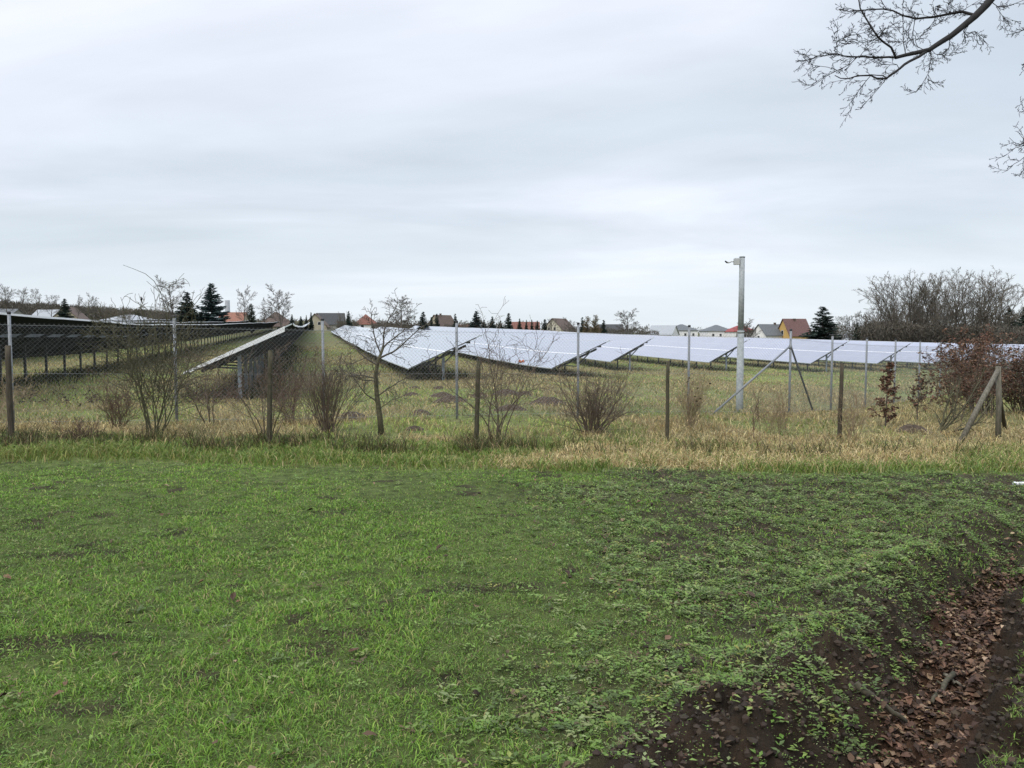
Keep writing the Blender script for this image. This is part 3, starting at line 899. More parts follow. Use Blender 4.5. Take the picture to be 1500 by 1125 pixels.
pm = MB(); pm.cyl([(0, 0, -.3), (0, 0, POSTH)], [.030, .030], 12); pmesh = None
cmb = MB(); cmb.cyl([(0, 0, POSTH - .005), (0, 0, POSTH + .03), (0, 0, POSTH + .042)], [.036, .036, .022], 12)
for i, p in enumerate(posts):
    if i == 0:
        po = pm.build('post', M['galv'], fence, True); co = cmb.build('post_cap', M['cap'], po, True)
    else:
        po2 = po.copy(); COL.objects.link(po2); po2.parent = fence
        co2 = co.copy(); COL.objects.link(co2); co2.parent = po2
        po_use = po2
    (po if i == 0 else po2).location = (p.x, p.y, gs(p))
for i in range(len(posts) - 1):
    p, q = posts[i], posts[i + 1]; L = (q - p).length; H = 1.98
    sp = .0849
    P0 = []; P1 = []
    def W(s, h):
        f = s / L; z = gs(p) * (1 - f) + gs(q) * f
        off = Vector((-(q - p).y, (q - p).x)).normalized() * .034
        return (p.x + (q.x - p.x) * f - off.x, p.y + (q.y - p.y) * f - off.y, z + .04 + h)
    k = int(-H / sp)
    while k * sp < L:
        s0 = k * sp
        for sg in (1, -1):
            lo, hi = (s0, s0 + H) if sg == 1 else (s0 + H, s0)
            pts = []
            # clip the 45 degree wire to the span
            hA, hB = 0.0, H
            if sg == 1:
                hA = max(0, -s0); hB = min(H, L - s0)
            else:
                hA = max(0, s0 + H - L); hB = min(H, s0 + H)
            if hB - hA > .03:
                f_ = (lambda h: s0 + h) if sg == 1 else (lambda h: s0 + H - h)
                P0.append(W(f_(hA), hA)); P1.append(W(f_(hB), hB))
        k += 1
    V, F = tubes(P0, P1, [.0017] * len(P0), [.0017] * len(P0), 3)
    mk('wire_mesh', V, F, [M['wire']], parent=fence)
    P0 = [W(0, h) for h in (.05, 1.0, 1.94)]; P1 = [W(L, h) for h in (.05, 1.0, 1.94)]
    V, F = tubes(P0, P1, [.0026] * 3, [.0026] * 3, 4)
    mk('tension_wire', V, F, [M['wire']], parent=fence)
cz = gs(corner)
for d, m_, rr in ((-a.normalized() * 2.35, M['galv'], .027), (bdir.normalized() * 1.75, M['steel_dark'], .026)):
    e = corner + d
    mb = MB(); mb.cyl([(corner.x + d.normalized().x * .03, corner.y + d.normalized().y * .03, cz + 1.78), (e.x, e.y, gs(e) - .05)], [rr, rr], 10)
    mb.build('strut', m_, fence, True)
mb = MB(); mb.cyl([(corner.x, corner.y, cz + 1.72), (corner.x, corner.y, cz + 1.83)], [.040, .040], 12); mb.build('clamp', M['galv'], fence, True)

# thin pale birch-like rod seen above the fence right: vent pole of the inverter
# ------------------------------------------------------------------ camera mast
mbse = base(1083, 603)
mast = empty('camera_mast', mbse)
tag(mast, 'tall grey steel mast carrying a small surveillance camera', 'mast')
D = mbse.y
Ht = at(1088, 377, D).z - mbse.z; zj = at(1086, 487, D).z - mbse.z
mb = MB(); mb.cyl([(0, 0, -.3), (0, 0, .4), (0, 0, zj)], [.098, .096, .088], 24); mb.build('lower_tube', M['mast'], mast, True)
mb = MB(); mb.cyl([(0, 0, zj - .02), (0, 0, zj + .05)], [.094, .094], 24); mb.build('collar', M['mast'], mast, True)
mb = MB(); mb.cyl([(0, 0, zj + .03), (0, 0, Ht)], [.078, .072], 24); mb.build('upper_tube', M['mast'], mast, True)
mb = MB(); mb.cyl([(0, 0, Ht - .002), (0, 0, Ht + .02), (0, 0, Ht + .03)], [.080, .080, .06], 24); mb.build('mast_cap', M['mast'], mast, True)
bx = MB(); bx.box((-.15, -.01, Ht - .115), (.145, .12, .17)); bx.box((-.15, -.01, Ht - .025), (.10, .10, .012)); o = bx.build('junction_box', M['camera_white'], mast)
bv = o.modifiers.new('b', 'BEVEL'); bv.width = .012; bv.segments = 2
mb = MB(); mb.cyl([(-.22, -.01, Ht - .12), (-.29, -.01, Ht - .115), (-.34, -.01, Ht - .135), (-.40, -.01, Ht - .14)], [.014, .016, .020, .024], 10); mb.build('camera_arm', M['camera_white'], mast, True)
mb = MB(); mb.cyl([(-.385, -.01, Ht - .140), (-.42, -.01, Ht - .135), (-.455, -.01, Ht - .105), (-.462, -.01, Ht - .092)], [.020, .024, .020, .012], 12); mb.build('camera_head', M['cap'], mast, True)

# ------------------------------------------------------------------ solar rows
DU = Vector((-.2402, .9707)); DC = Vector((.9707, .2402))
WID = 3.5


def uc(u, c): return DU * u + DC * c


def row_ground(u, cmid):
    p = uc(u, cmid)
    tot = 0
    for k in (-6, -3, 0, 3, 6):
        q = uc(u + k, cmid); tot += float(ground_smooth(q.x, q.y))
    return tot / 5


SUP = {}


def support_meshes():
    mb = MB(); mb.box((-.035, 0, -.35), (.10, .06, 3.4)); mb.box((.03, 0, -.35), (.02, .075, 3.4))
    o = mb.build('post', M['steel_blue'], None); SUP['post'] = o.data; bpy.data.objects.remove(o)
    mb = MB(); mb.box((0, 0, -.35), (.09, .07, 3.4))
    o = mb.build('post', M['steel_dark'], None); SUP['postd'] = o.data; bpy.data.objects.remove(o)


support_meshes()
ORD = {-3: 'fourth', -2: 'third', -1: 'second', 0: 'second', 1: 'first'}
NROW = ['first', 'second', 'third', 'fourth', 'fifth', 'sixth', 'seventh', 'eighth', 'ninth', 'tenth', 'eleventh', 'twelfth', 'thirteenth', 'fourteenth']


def solar_row(i):
    cl = -4.16 + 8.55 * (i - 1) + (.0 if i < 3 else .25)
    # near end of the row in the row direction
    if i <= 0: u0 = 14.0 - 2 * (i) if i == 0 else 22 + 6 * (-i)
    elif i == 1: u0 = 28.5
    elif i == 2: u0 = 38.1
    elif i == 3: u0 = 43.9
    else: u0 = [57.0, 57.8, 57.0, 60.0, 63.0, 64.5, 66, 67.5, 69, 70.5, 72][i - 4]
    u1 = 258 if i <= 1 else (205 if i < 6 else 190)
    if i == 1: zl, zh = (.86, 2.50)
    elif i <= 0: zl, zh = (.90, 2.50)
    elif i <= 3: zl, zh = (.56, 2.14)
    else: zl, zh = (.74, 2.56)
    cm = cl + WID / 2
    root0 = uc(u0, cm); rz = row_ground(u0, cm)
    root = empty('solar_panel_row', (root0.x, root0.y, rz))
    if i == 1: lab = 'nearest raised row of solar panels, showing its dark underside left of the grass aisle'
    elif i <= 0: lab = {0: 'long row of solar panels seen from below behind the leftmost steel fence post', -1: 'row of solar panels partly hidden behind the long leftmost dark row',
                        -2: 'farthest left dark solar panel row below the beige gabled house', -3: 'last dark solar panel row at the left, furthest from the aisle'}[i]
    else:
        extra = {2: ', ending behind the small bare tree', 3: ', ending above the rounded bare shrub', 5: ', ending just left of the metal mast', 7: ', ending past the strutted corner post'}.get(i, '')
        lab = NROW[i - 2] + ' solar panel row right of the grass aisle' + extra
    tag(root, lab, 'solar panels', 'rows of solar panels in the park')
    du = 1.65 if i <= 4 else 3.3
    us = np.arange(u0, u1 + .01, du)
    prof = np.array([row_ground(u, cm) for u in us]) - rz
    rr_ = np.random.RandomState(100 + i)
    # slight steps between the tables of a row
    prof = prof + np.repeat(rr_.randn(len(us) // 6 + 2) * .018, 6)[:len(us)]
    n = len(us)

    def P(u, cr, z): # local
        q = DU * (u - u0) + DC * cr
        return (q.x, q.y, z)
    slope = (zh - zl) / WID; th = .045
    V = []; UV = []
    cs = np.array([-WID / 2, 0, WID / 2])
    for k, u in enumerate(us):
        for cr in cs:
            z = prof[k] + zl + (cr + WID / 2) * slope
            V.append(P(u, cr, z)); UV.append((u - u0, (cr + WID / 2) * 1.115))
    for k, u in enumerate(us):
        for cr in cs:
            z = prof[k] + zl + (cr + WID / 2) * slope - th
            V.append(P(u, cr, z)); UV.append((u - u0, cr))
    F = []; mi = []
    o2 = 3 * n
    for k in range(n - 1):
        for j in (0, 1):
            F.append((3 * k + j, 3 * k + j + 1, 3 * k + 3 + j + 1, 3 * k + 3 + j)[::1]); mi.append(0)
            F.append((o2 + 3 * k + j, o2 + 3 * k + 3 + j, o2 + 3 * k + 3 + j + 1, o2 + 3 * k + j + 1)); mi.append(1)
        for j in (0, 2):
            F.append((3 * k + j, 3 * k + 3 + j, o2 + 3 * k + 3 + j, o2 + 3 * k + j)); mi.append(2)
    for k in (0, n - 1):
        for j in (0, 1):
            F.append((3 * k + j, 3 * k + j + 1, o2 + 3 * k + j + 1, o2 + 3 * k + j)); mi.append(2)
    mk('panel_surface', V, np.array(F), [M['panel'], M['under'], M['alu']], mi, uv=UV, parent=root)
    # mid strip between upper and lower modules
    V2 = []; F2 = []
    for k, u in enumerate(us):
        z = prof[k] + zl + (WID / 2) * slope + .006
        V2 += [P(u, -.035, z - .035 * slope), P(u, .035, z + .035 * slope)]
    for k in range(n - 1): F2.append((2 * k, 2 * k + 1, 2 * k + 3, 2 * k + 2))
    mk('middle_strip', V2, np.array(F2), [M['edgewhite']], parent=root)
    V2 = []; F2 = []
    for k, u in enumerate(us):
        z = prof[k] + zh
        V2 += [P(u, WID / 2 + .003, z + .012), P(u, WID / 2 + .03, z + .012), P(u, WID / 2 + .03, z - .055), P(u, WID / 2 + .003, z - .055)]
    for k in range(n - 1):
        for j in range(4): F2.append((4 * k + j, 4 * k + (j + 1) % 4, 4 * k + 4 + (j + 1) % 4, 4 * k + 4 + j))
    mk('edge_strip', V2, np.array(F2), [M['edgewhite']], parent=root)
    # purlins under the modules
    for cr, hh in ((-1.15, .10), (-.35, .10), (.55, .12), (1.2, .10)):
        P0 = []; P1 = []
        V3 = []; F3 = []
        for k, u in enumerate(us):
            z = prof[k] + zl + (cr + WID / 2) * slope - th - .012
            V3 += [P(u, cr - .03, z), P(u, cr + .03, z), P(u, cr + .03, z - hh), P(u, cr - .03, z - hh)]
        for k in range(n - 1):
            for j in range(4):
                F3.append((4 * k + j, 4 * k + (j + 1) % 4, 4 * k + 4 + (j + 1) % 4, 4 * k + 4 + j))
        F3.append((0, 1, 2, 3)); F3.append((4 * n - 4, 4 * n - 3, 4 * n - 2, 4 * n - 1))
        mk('purlin', V3, np.array(F3), [M['purlin'] if cr != .55 else M['steel_blue']], parent=root)
    # pale end face of the table
    eb = MB()
    za = prof[0] + zl; c0, c1 = -WID / 2, WID / 2 * .86
    hh = .17 if i <= 1 else .035
    q = [Vector(P(u0 - .03, c, 0)) for c in (c0, c1)]
    q2 = [Vector(P(u0 + .02, c, 0)) for c in (c0, c1)]
    zz = [za + (c + WID / 2) * slope for c in (c0, c1)]
    pts = []
    for A_, B_ in ((q, 0), (q2, 1)):
        pts += [A_[0] + Vector((0, 0, zz[0] + .012)), A_[1] + Vector((0, 0, zz[1] + .012)), A_[1] + Vector((0, 0, zz[1] - hh)), A_[0] + Vector((0, 0, zz[0] - hh * .5))]
    eb.add(pts, [(0, 3, 2, 1), (4, 5, 6, 7), (0, 1, 5, 4), (1, 2, 6, 5), (2, 3, 7, 6), (3, 0, 4, 7)])
    eb.build('end_trim', M['edgewhite'] if i <= 1 else M['steel_dark'], root)
    # supports every 2.6 m: post with a rafter and a diagonal brace on its head
    raf = MB()
    g0 = slope
    dcv = Vector((DC.x, DC.y, 0))
    zr = zl + WID / 2 * slope - th - .17
    raf.beam(dcv * -1.25 + Vector((0, 0, zr - 1.25 * slope)), dcv * 1.1 + Vector((0, 0, zr + 1.1 * slope)), .07, .11)
    raf.beam(dcv * -.85 + Vector((0, 0, zr - .85 * slope - .05)), dcv * -.02 + Vector((0, 0, zr - .50)), .05, .06)
    raf.beam(dcv * .02 + Vector((0, 0, zr - .34)), dcv * .62 + Vector((0, 0, zr + .62 * slope - .06)), .05, .06)
    rmesh = None
    ns = int((u1 - u0 - .6) / 2.6) + 1
    ns = min(ns, 88)
    for s in range(ns):
        u = u0 + .45 + s * 2.6
        k = min(int((u - u0) / du), n - 2); f = (u - us[k]) / du
        z = prof[k] * (1 - f) + prof[k + 1] * f
        q = DU * (u - u0)
        p = bpy.data.objects.new('post', SUP['post'] if (s == 0 or (i == 1 and s < 6)) else SUP['postd']); COL.objects.link(p); p.parent = root  # lit tone on end posts; shade under the table painted into the rest
        p.location = (q.x, q.y, z + zr - 1.36); p.rotation_euler.z = math.atan2(DC.y, DC.x)
        if rmesh is None:
            r_ = raf.build('rafter', M['steel_dark'], p); rmesh = r_.data
            r_.rotation_euler.z = -p.rotation_euler.z; r_.location = (0, 0, 1.36 - zr)
        else:
            r_ = bpy.data.objects.new('rafter', rmesh); COL.objects.link(r_); r_.parent = p
            r_.rotation_euler.z = -p.rotation_euler.z; r_.location = (0, 0, 1.36 - zr)
    return root


for i in range(-3, 14):
    solar_row(i)

# weeds growing under the tables
xs = []; ys = []
for i in range(-1, 14):
    cl = -4.16 + 8.55 * (i - 1) + (.0 if i < 3 else .25) + WID / 2
    m_ = 5200 if i in (0, 1, 2, 3) else 900
    u0 = {0: 16, 1: 29, 2: 38.5, 3: 44.3, -1: 28}.get(i, 57.5 if i < 7 else 64)
    u = u0 + (RS.rand(m_) ** 1.6) * 70
    c_ = cl + np.clip(RS.randn(m_) * .75, -1.9, 1.9)
    xs.append(DU.x * u + DC.x * c_); ys.append(DU.y * u + DC.y * c_)
x = np.concatenate(xs); y = np.concatenate(ys); n = len(x)
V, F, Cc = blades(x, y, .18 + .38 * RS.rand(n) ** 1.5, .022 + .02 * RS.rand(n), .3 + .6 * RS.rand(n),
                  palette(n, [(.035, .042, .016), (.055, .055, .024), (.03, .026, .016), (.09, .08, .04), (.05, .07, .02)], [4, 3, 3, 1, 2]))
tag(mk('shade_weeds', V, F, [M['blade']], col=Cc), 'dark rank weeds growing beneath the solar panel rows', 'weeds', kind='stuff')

# bramble thicket under the nearest table
def bramble(px, py, n, sx, sz, label, seed):
    rng = random.Random(seed); b = base(px, py); segs = []
    S = [dict(k=6, n=5, ratio=.4, ang=50, wob=.28, trop=-.10, start=.2, taper=.4, rr=.6), dict(k=3, n=0, ratio=.4, ang=40, wob=.3, taper=.5, rmin=.004)]
    for _ in range(n):
        p = Vector((rng.gauss(0, sx), rng.gauss(0, sx * .7), -.03))
        grow(segs, rng, p, Vector((rng.gauss(0, .5), rng.gauss(0, .5), 1)).normalized(), sz * rng.uniform(.7, 1.4), .007, 0, S)
    root = empty('bramble_bush', b)
    seg_mesh('canes', segs, M['twigred'], root, 3)
    rs = np.random.RandomState(seed)
    P = [s[0].lerp(s[1], rs.rand()) for s in (segs[rs.randint(len(segs))] for _ in range(n * 10))]
    V, T = leaf_cards(P, .06, rs)
    mk('leaves', V, T, [M['leaf']], col=np.repeat(palette(len(P), [(.06, .035, .028), (.045, .03, .025), (.05, .05, .025)], [2, 2, 1], .3, rs), 4, 0), parent=root)
    tag(root, label, 'bush')


bramble(302, 590, 75, .75, 1.0, 'dark reddish bramble bush under the end of the nearest raised panel row', 5)
bramble(95, 590, 50, 1.3, .45, 'low brown bramble patch below the leftmost dark panel row', 8)

# ------------------------------------------------------------------ mole hills
MH = [(606, 630, .26), (604, 579, .34), (608, 570, .30), (643, 570, .32), (648, 581, .45), (662, 589, .55), (514, 613, .40), (616, 608, .34), (742, 580, .62),
      (749, 601, .48), (768, 580, .42), (798, 587, .34), (805, 593, .60), (702, 582, .40), (1336, 632, .42)]
WHERE = ['molehill right beside the small bare tree trunk on green grass', 'small molehill between the small bare tree and the steel fence post',
         'flat molehill furthest back of those behind the small bare tree', 'low molehill in straw grass left of the steel fence post',
         'molehill directly behind a steel fence post, upper one of a touching pair', 'dark molehill at the right of the touching pair by the steel fence post',
         'molehill between the broom-like shrub and the small bare tree', 'flat molehill halfway between small tree and steel fence post',
         'widest molehill, behind the shoots right of the middle wooden post', 'molehill seen just in front of the widest one',
         'faint molehill behind and right of the widest one', 'small molehill at upper left behind the rounded shrub', 'broad molehill touching the left side of the rounded shrub',
         'molehill hidden between the shoots of the open shrub', 'lone molehill between the russet sapling and the crooked shrub']
for k, ((px, py, w), lab) in enumerate(zip(MH, WHERE)):
    b = base(px, py); rs = np.random.RandomState(k)
    nr, na = 14, 28
    V = [(0, 0, 0)]; hh = w * .36
    rr, aa = np.meshgrid(np.linspace(1 / nr, 1, nr), np.arange(na) * 2 * math.pi / na, indexing='ij')
    sq = .8 + .4 * vn(np.cos(aa) * 1.5 + 5, np.sin(aa) * 1.5 + 5, k)
    X_ = rr * np.cos(aa) * w * sq; Y_ = rr * np.sin(aa) * w * .85 * sq
    Z_ = hh * (1 - rr ** 2) ** 1.2 + .07 * w * 2 * (fbm(X_ * 18 + k * 7, Y_ * 18, 3, k) - .5) - .03 * (rr > .95)
    V = np.concatenate([[[0, 0, hh]], np.stack([X_, Y_, Z_], -1).reshape(-1, 3)])
    T = [(0, 1 + j, 1 + (j + 1) % na) for j in range(na)]
    Q = [(1 + i * na + j, 1 + (i + 1) * na + j, 1 + (i + 1) * na + (j + 1) % na, 1 + i * na + (j + 1) % na) for i in range(nr - 1) for j in range(na)]
    o = mk('molehill', V, [np.array(Q), np.array(T)], [M['soil']])
    o.location = b
    tag(o, lab, 'molehill', 'molehills in the meadow grass')

# ------------------------------------------------------------------ small things
# sticks in the ditch
def stick(p0, p1, r, label, seed, m=M['woodgreen'], off=0.02):
    rng = random.Random(seed)
    a_, b_ = base(*p0), base(*p1)
    pts = []; rad = []
    lift = max(g1(q.x, q.y) - q.z for q in (a_.lerp(b_, k / 7) for k in range(8))) * .7
    for i in range(8):
        t = i / 7; p = a_.lerp(b_, t); p.z += off * .5 + r * .9 + lift + .012
        p += Vector((rng.gauss(0, .006), rng.gauss(0, .006), rng.gauss(0, .003)))
        pts.append(p - a_); rad.append(r * (1 - .35 * t) * rng.uniform(.9, 1.1))
    mb = MB(); mb.cyl(pts, rad, 9)
    side = (b_ - a_).cross(Vector((0, 0, 1))).normalized()
    mb.cyl([pts[3], pts[3] + side * r * 2.4 + Vector((0, 0, r))], [r * .5, r * .3], 7)
    o = mb.build('fallen_stick', m, None, True); o.location = a_
    tag(o, label, 'stick')


stick((1252, 1022), (1326, 1076), .017, 'straight mossy stick lying on the dark ditch bank', 1)
stick((1392, 1008), (1366, 1052), .015, 'short greenish branch piece lying in the brown ditch leaves', 2)
stick((1382, 996), (1410, 1014), .010, 'thin stick crossing above the greenish branch piece in the ditch', 3, M['woodgrey'])
b = base(1486, 711)
mb = MB(); mb.cyl([(0, 0, .03), (.10, .01, .032), (.24, .02, .03)], [.022, .022, .021], 12); mb.cyl([(-.012, 0, .03), (.012, .001, .03)], [.028, .028], 12)
o = mb.build('plastic_pipe', M['whiteplastic'], None, True); o.location = b
tag(o, 'short white plastic pipe lying on the soil at the right edge', 'pipe')
# orange scrap caught on the fence
p = at(764, 529, 18.9)
mb = MB()
rng = random.Random(4)
V = []; nU, nW = 9, 6
for i in range(nU):
    for j in range(nW):
        V.append((-.07 + .14 * i / (nU - 1), rng.gauss(0, .008) + .02 * math.sin(i * 1.7), -.035 + .055 * j / (nW - 1) + .018 * math.sin(i * 1.3) + rng.gauss(0, .003)))
Fq = [(i * nW + j, (i + 1) * nW + j, (i + 1) * nW + j + 1, i * nW + j + 1) for i in range(nU - 1) for j in range(nW - 1)]
mb.add(V, Fq); o = mb.build('orange_scrap', M['orange'], None, True); o.location = p
so = o.modifiers.new('s', 'SOLIDIFY'); so.thickness = .004
tag(o, 'crumpled orange plastic scrap caught on the fence mesh', 'litter')

# bird at the top of the rose bush
p = at(207, 438, base(226, 641).y)
rb = empty('small_bird', p)
tag(rb, 'tiny black bird perched on a high twig of the rose bush', 'bird')
mb = MB(); mb.cyl([(.0, 0, -.035), (.003, 0, -.018), (.006, 0, 0), (.004, 0, .014), (-.002, 0, .024), (-.006, 0, .034), (-.008, 0, .041)], [.003, .013, .018, .015, .011, .010, .003], 12)
mb.cyl([(-.014, 0, .035), (-.026, 0, .033)], [.003, .0006], 6)
mb.cyl([(.004, 0, -.028), (.012, 0, -.065)], [.007, .004], 6)
mb.build('body', M['birdblack'], rb, True)
mb = MB(); mb.cyl([(.0, .004, -.03), (.0, .004, -.05)], [.0015, .0015], 5); mb.cyl([(.0, -.004, -.03), (.0, -.004, -.05)], [.0015, .0015], 5); mb.build('legs', M['birdblack'], rb)
# the twig it sits on
rose = [o for o in bpy.data.objects if o.name.startswith('rose_bush')][0]
rng = random.Random(12)
loc = rose.location
tw = []
def poly_twig(pts, r0, r1, sub=0, subL=.12):
    for k in range(len(pts) - 1):
        ra = r0 + (r1 - r0) * k / (len(pts) - 1); rb_ = r0 + (r1 - r0) * (k + 1) / (len(pts) - 1)
        tw.append((pts[k], pts[k + 1], ra, rb_, 1))
        if sub and rng.random() < sub:
            d = (pts[k + 1] - pts[k]).normalized() + rvec(rng) * .55
            S_ = [dict(k=3, n=3, ratio=.5, ang=40, wob=.15, taper=.5, rmin=.0022), dict(k=2, n=0, ratio=.5, ang=40, wob=.2, taper=.6, rmin=.002)]
            grow(tw, rng, pts[k], d.normalized(), subL * rng.uniform(.6, 1.4), .0035, 0, S_)
Dr = loc.y
poly_twig([at(x_, y_, Dr + .05 * k) - loc for k, (x_, y_) in enumerate([(228, 560), (232, 510), (226, 470), (214, 452), (207, 443), (203, 430)])], .008, .003, .5)
poly_twig([at(x_, y_, Dr - .05 * k) - loc for k, (x_, y_) in enumerate([(236, 540), (245, 490), (243, 455), (236, 430), (226, 412), (213, 401), (196, 394), (180, 388)])], .008, .0025, .4)
poly_twig([at(x_, y_, Dr + .05 * k) - loc for k, (x_, y_) in enumerate([(222, 600), (200, 560), (170, 525), (140, 508), (118, 502)])], .008, .003, .7, .2)
poly_twig([at(x_, y_, Dr) - loc for x_, y_ in [(240, 560), (262, 500), (270, 465), (290, 440), (298, 430)]], .008, .003, .7, .2)
poly_twig([at(x_, y_, Dr + .1) - loc for x_, y_ in [(226, 590), (205, 540), (190, 500), (178, 475), (150, 462)]], .007, .003, .7, .2)
seg_mesh('arching_shoots', tw, M['barkgreen'], rose, 4)

# ------------------------------------------------------------------ overhanging tree (trunk stands right of the view)
TW = [dict(k=4, n=5, ratio=.42, ang=38, wob=.16, trop=.0, start=.15, taper=.4, rr=.6, fall=.3),
      dict(k=3, n=4, ratio=.45, ang=40, wob=.18, start=.15, taper=.5, rmin=.0015),
      dict(k=2, n=0, ratio=.5, ang=40, wob=.2, taper=.6, rmin=.0012)]
DT = 6.0
tree = empty('overhanging_tree', (8.4, 7.4, g1(8.4, 7.4)))
tag(tree, 'dark bare tree branch reaching in over the upper right of the view', 'tree')
tl = tree.location


def cp(cx, cy, dd=0.0): return at(1140 + cx / 4.1667, cy / 4.1667, DT + dd) - tl


lines = [
    ([(1310, -20), (1270, 30), (1200, 100), (1140, 150), (1060, 215), (980, 265), (920, 305), (850, 320), (780, 335), (715, 352)], 21, 9, 0),
    ([(715, 352), (600, 350), (480, 347), (400, 342), (360, 328), (240, 342), (170, 370), (105, 372)], 6, 2, .9),
    ([(715, 345), (690, 290), (640, 255), (590, 200), (540, 120), (500, 50), (488, -20)], 6, 3, .5),
    ([(775, 325), (762, 250), (758, 100), (760, 30), (770, -20)], 4, 2, .6),
    ([(1190, 90), (1120, 70), (1040, 85), (940, 105), (840, 115), (760, 95), (700, 65), (640, 55), (520, 62), (430, 70), (370, 55)], 8, 2, .8),
    ([(910, 310), (860, 345), (800, 375), (740, 420), (660, 478), (640, 480), (600, 478), (565, 460), (500, 462), (430, 480), (380, 478), (345, 460)], 8, 2.2, .5),
    ([(660, 478), (640, 462), (600, 460), (562, 456)], 5, 4, .1),
    ([(565, 462), (540, 490), (500, 540), (460, 600), (440, 690)], 3.2, 1.6, .7),
    ([(655, 485), (620, 530), (580, 575), (540, 620), (510, 645)], 3, 1.6, .8),
    ([(930, 305), (930, 380), (915, 450), (880, 510), (840, 560), (780, 580)], 3.6, 1.6, .7),
    ([(915, 455), (940, 500), (975, 535)], 2.2, 1.4, .7),
    ([(1165, 150), (1130, 190), (1150, 215), (1200, 190), (1250, 240), (1285, 275)], 4, 1.5, .9),
    ([(480, 350), (440, 390), (360, 430), (300, 410), (170, 390)], 3.5, 1.5, .8),
    ([(360, 430), (280, 470), (220, 520), (160, 548)], 3, 1.5, .8),
    ([(845, 120), (858, 88)], 4, 3, 0),
    ([(835, 120), (825, 180), (820, 240), (800, 275)], 3.5, 1.8, .6),
    ([(820, 120), (795, 190), (790, 240)], 3, 1.6, .6),
    ([(880, 300), (850, 285), (835, 250), (900, 180), (980, 140), (1050, 110)], 3, 1.5, .8),
    ([(360, 328), (358, 240), (360, 130)], 3, 1.5, .9),
    ([(1300, 10), (1340, 40), (1390, 40), (1450, 20), (1500, 0)], 3.5, 2, .8),
    ([(1330, 40), (1370, 100), (1430, 145)], 2.5, 1.5, .8),
    ([(735, 415), (725, 395), (640, 395), (590, 370), (540, 355)], 3, 1.6, .6),
    ([(1040, 200), (1045, 290), (1000, 330)], 2.5, 1.5, .8),
    ([(920, 290), (960, 330), (1040, 340), (1100, 325), (1150, 310)], 2.5, 1.5, .8),
    ([(500, 340), (560, 250), (600, 210), (700, 150), (750, 120)], 2.5, 1.5, .8),
    ([(360, 250), (430, 220), (520, 200), (640, 185)], 2.2, 1.4, .8),
    ([(780, 255), (700, 250), (600, 260), (450, 260), (380, 270)], 2.4, 1.4, .8),
    ([(1120, 70), (1180, 30), (1230, 0)], 2.5, 1.5, .8),
    ([(955, 100), (960, 40), (1010, 30)], 2.5, 1.5, .8), ([(1030, 80), (1045, 0)], 2.5, 1.5, .8), ([(840, 112), (810, 60), (825, -10)], 2.5, 1.5, .8),
    ([(660, 55), (630, 10), (625, -20)], 2.5, 1.5, .8),
    ([(1560, 820), (1500, 890), (1450, 900), (1400, 940), (1350, 965)], 3, 1.5, 1.6), ([(1560, 940), (1500, 960), (1440, 1000), (1400, 1040), (1365, 1055)], 3, 1.5, 1.6),
    ([(1560, 900), (1500, 890), (1440, 870), (1410, 840)], 3, 1.5, 1.6), ([(1560, 1000), (1510, 1010), (1480, 1040)], 3, 1.5, 1.2), ([(1560, 860), (1500, 850), (1470, 815)], 3, 1.5, 1.2),
    ([(1560, 170), (1510, 180), (1472, 185)], 3, 1.5, 1.0), ([(1560, 700), (1510, 680), (1485, 665)], 3, 1.5, 1.0), ([(1560, 420), (1510, 400), (1490, 395)], 3, 1.5, 1.0)]
rng = random.Random(77)
limb = []; twg = []
k1 = DT / 1180 / 4.1667
for li, (pl, ra, rb_, dn) in enumerate(lines):
    dd = rng.uniform(-.15, .15) if li else 0
    # subdivide with a little wobble
    pts = []
    for i in range(len(pl) - 1):
        (x0, y0), (x1, y1) = pl[i], pl[i + 1]
        m_ = max(1, int(math.hypot(x1 - x0, y1 - y0) / 35))
        for j in range(m_):
            t = j / m_
            jx = rng.gauss(0, 2.0) if (j and li) else 0; jy = rng.gauss(0, 2.0) if (j and li) else 0
            pts.append((x0 + (x1 - x0) * t + jx, y0 + (y1 - y0) * t + jy))
    pts.append(pl[-1])
    n = len(pts)
    W3 = [cp(px_, py_, dd * min(1, i / 4)) for i, (px_, py_) in enumerate(pts)]
    for i in range(n - 1):
        a0 = (ra + (rb_ - ra) * i / (n - 1)) * k1; a1 = (ra + (rb_ - ra) * (i + 1) / (n - 1)) * k1
        gf = 1.08 if ra >= 6 else .8
        (limb if ra >= 6 else twg).append((W3[i], W3[i + 1], a0 * gf, a1 * gf, 0))
        for _q in range(2 if dn < 1.1 else 1):
            if rng.random() < dn * .85:
                d = (W3[i + 1] - W3[i]).normalized(); sdv = rvec(rng); sdv.y *= .6
                nd = (d * 1.1 + sdv.normalized() * .65).normalized()
                grow(twg, rng, W3[i], nd, rng.uniform(.05, .16), .0019, 0, TW)
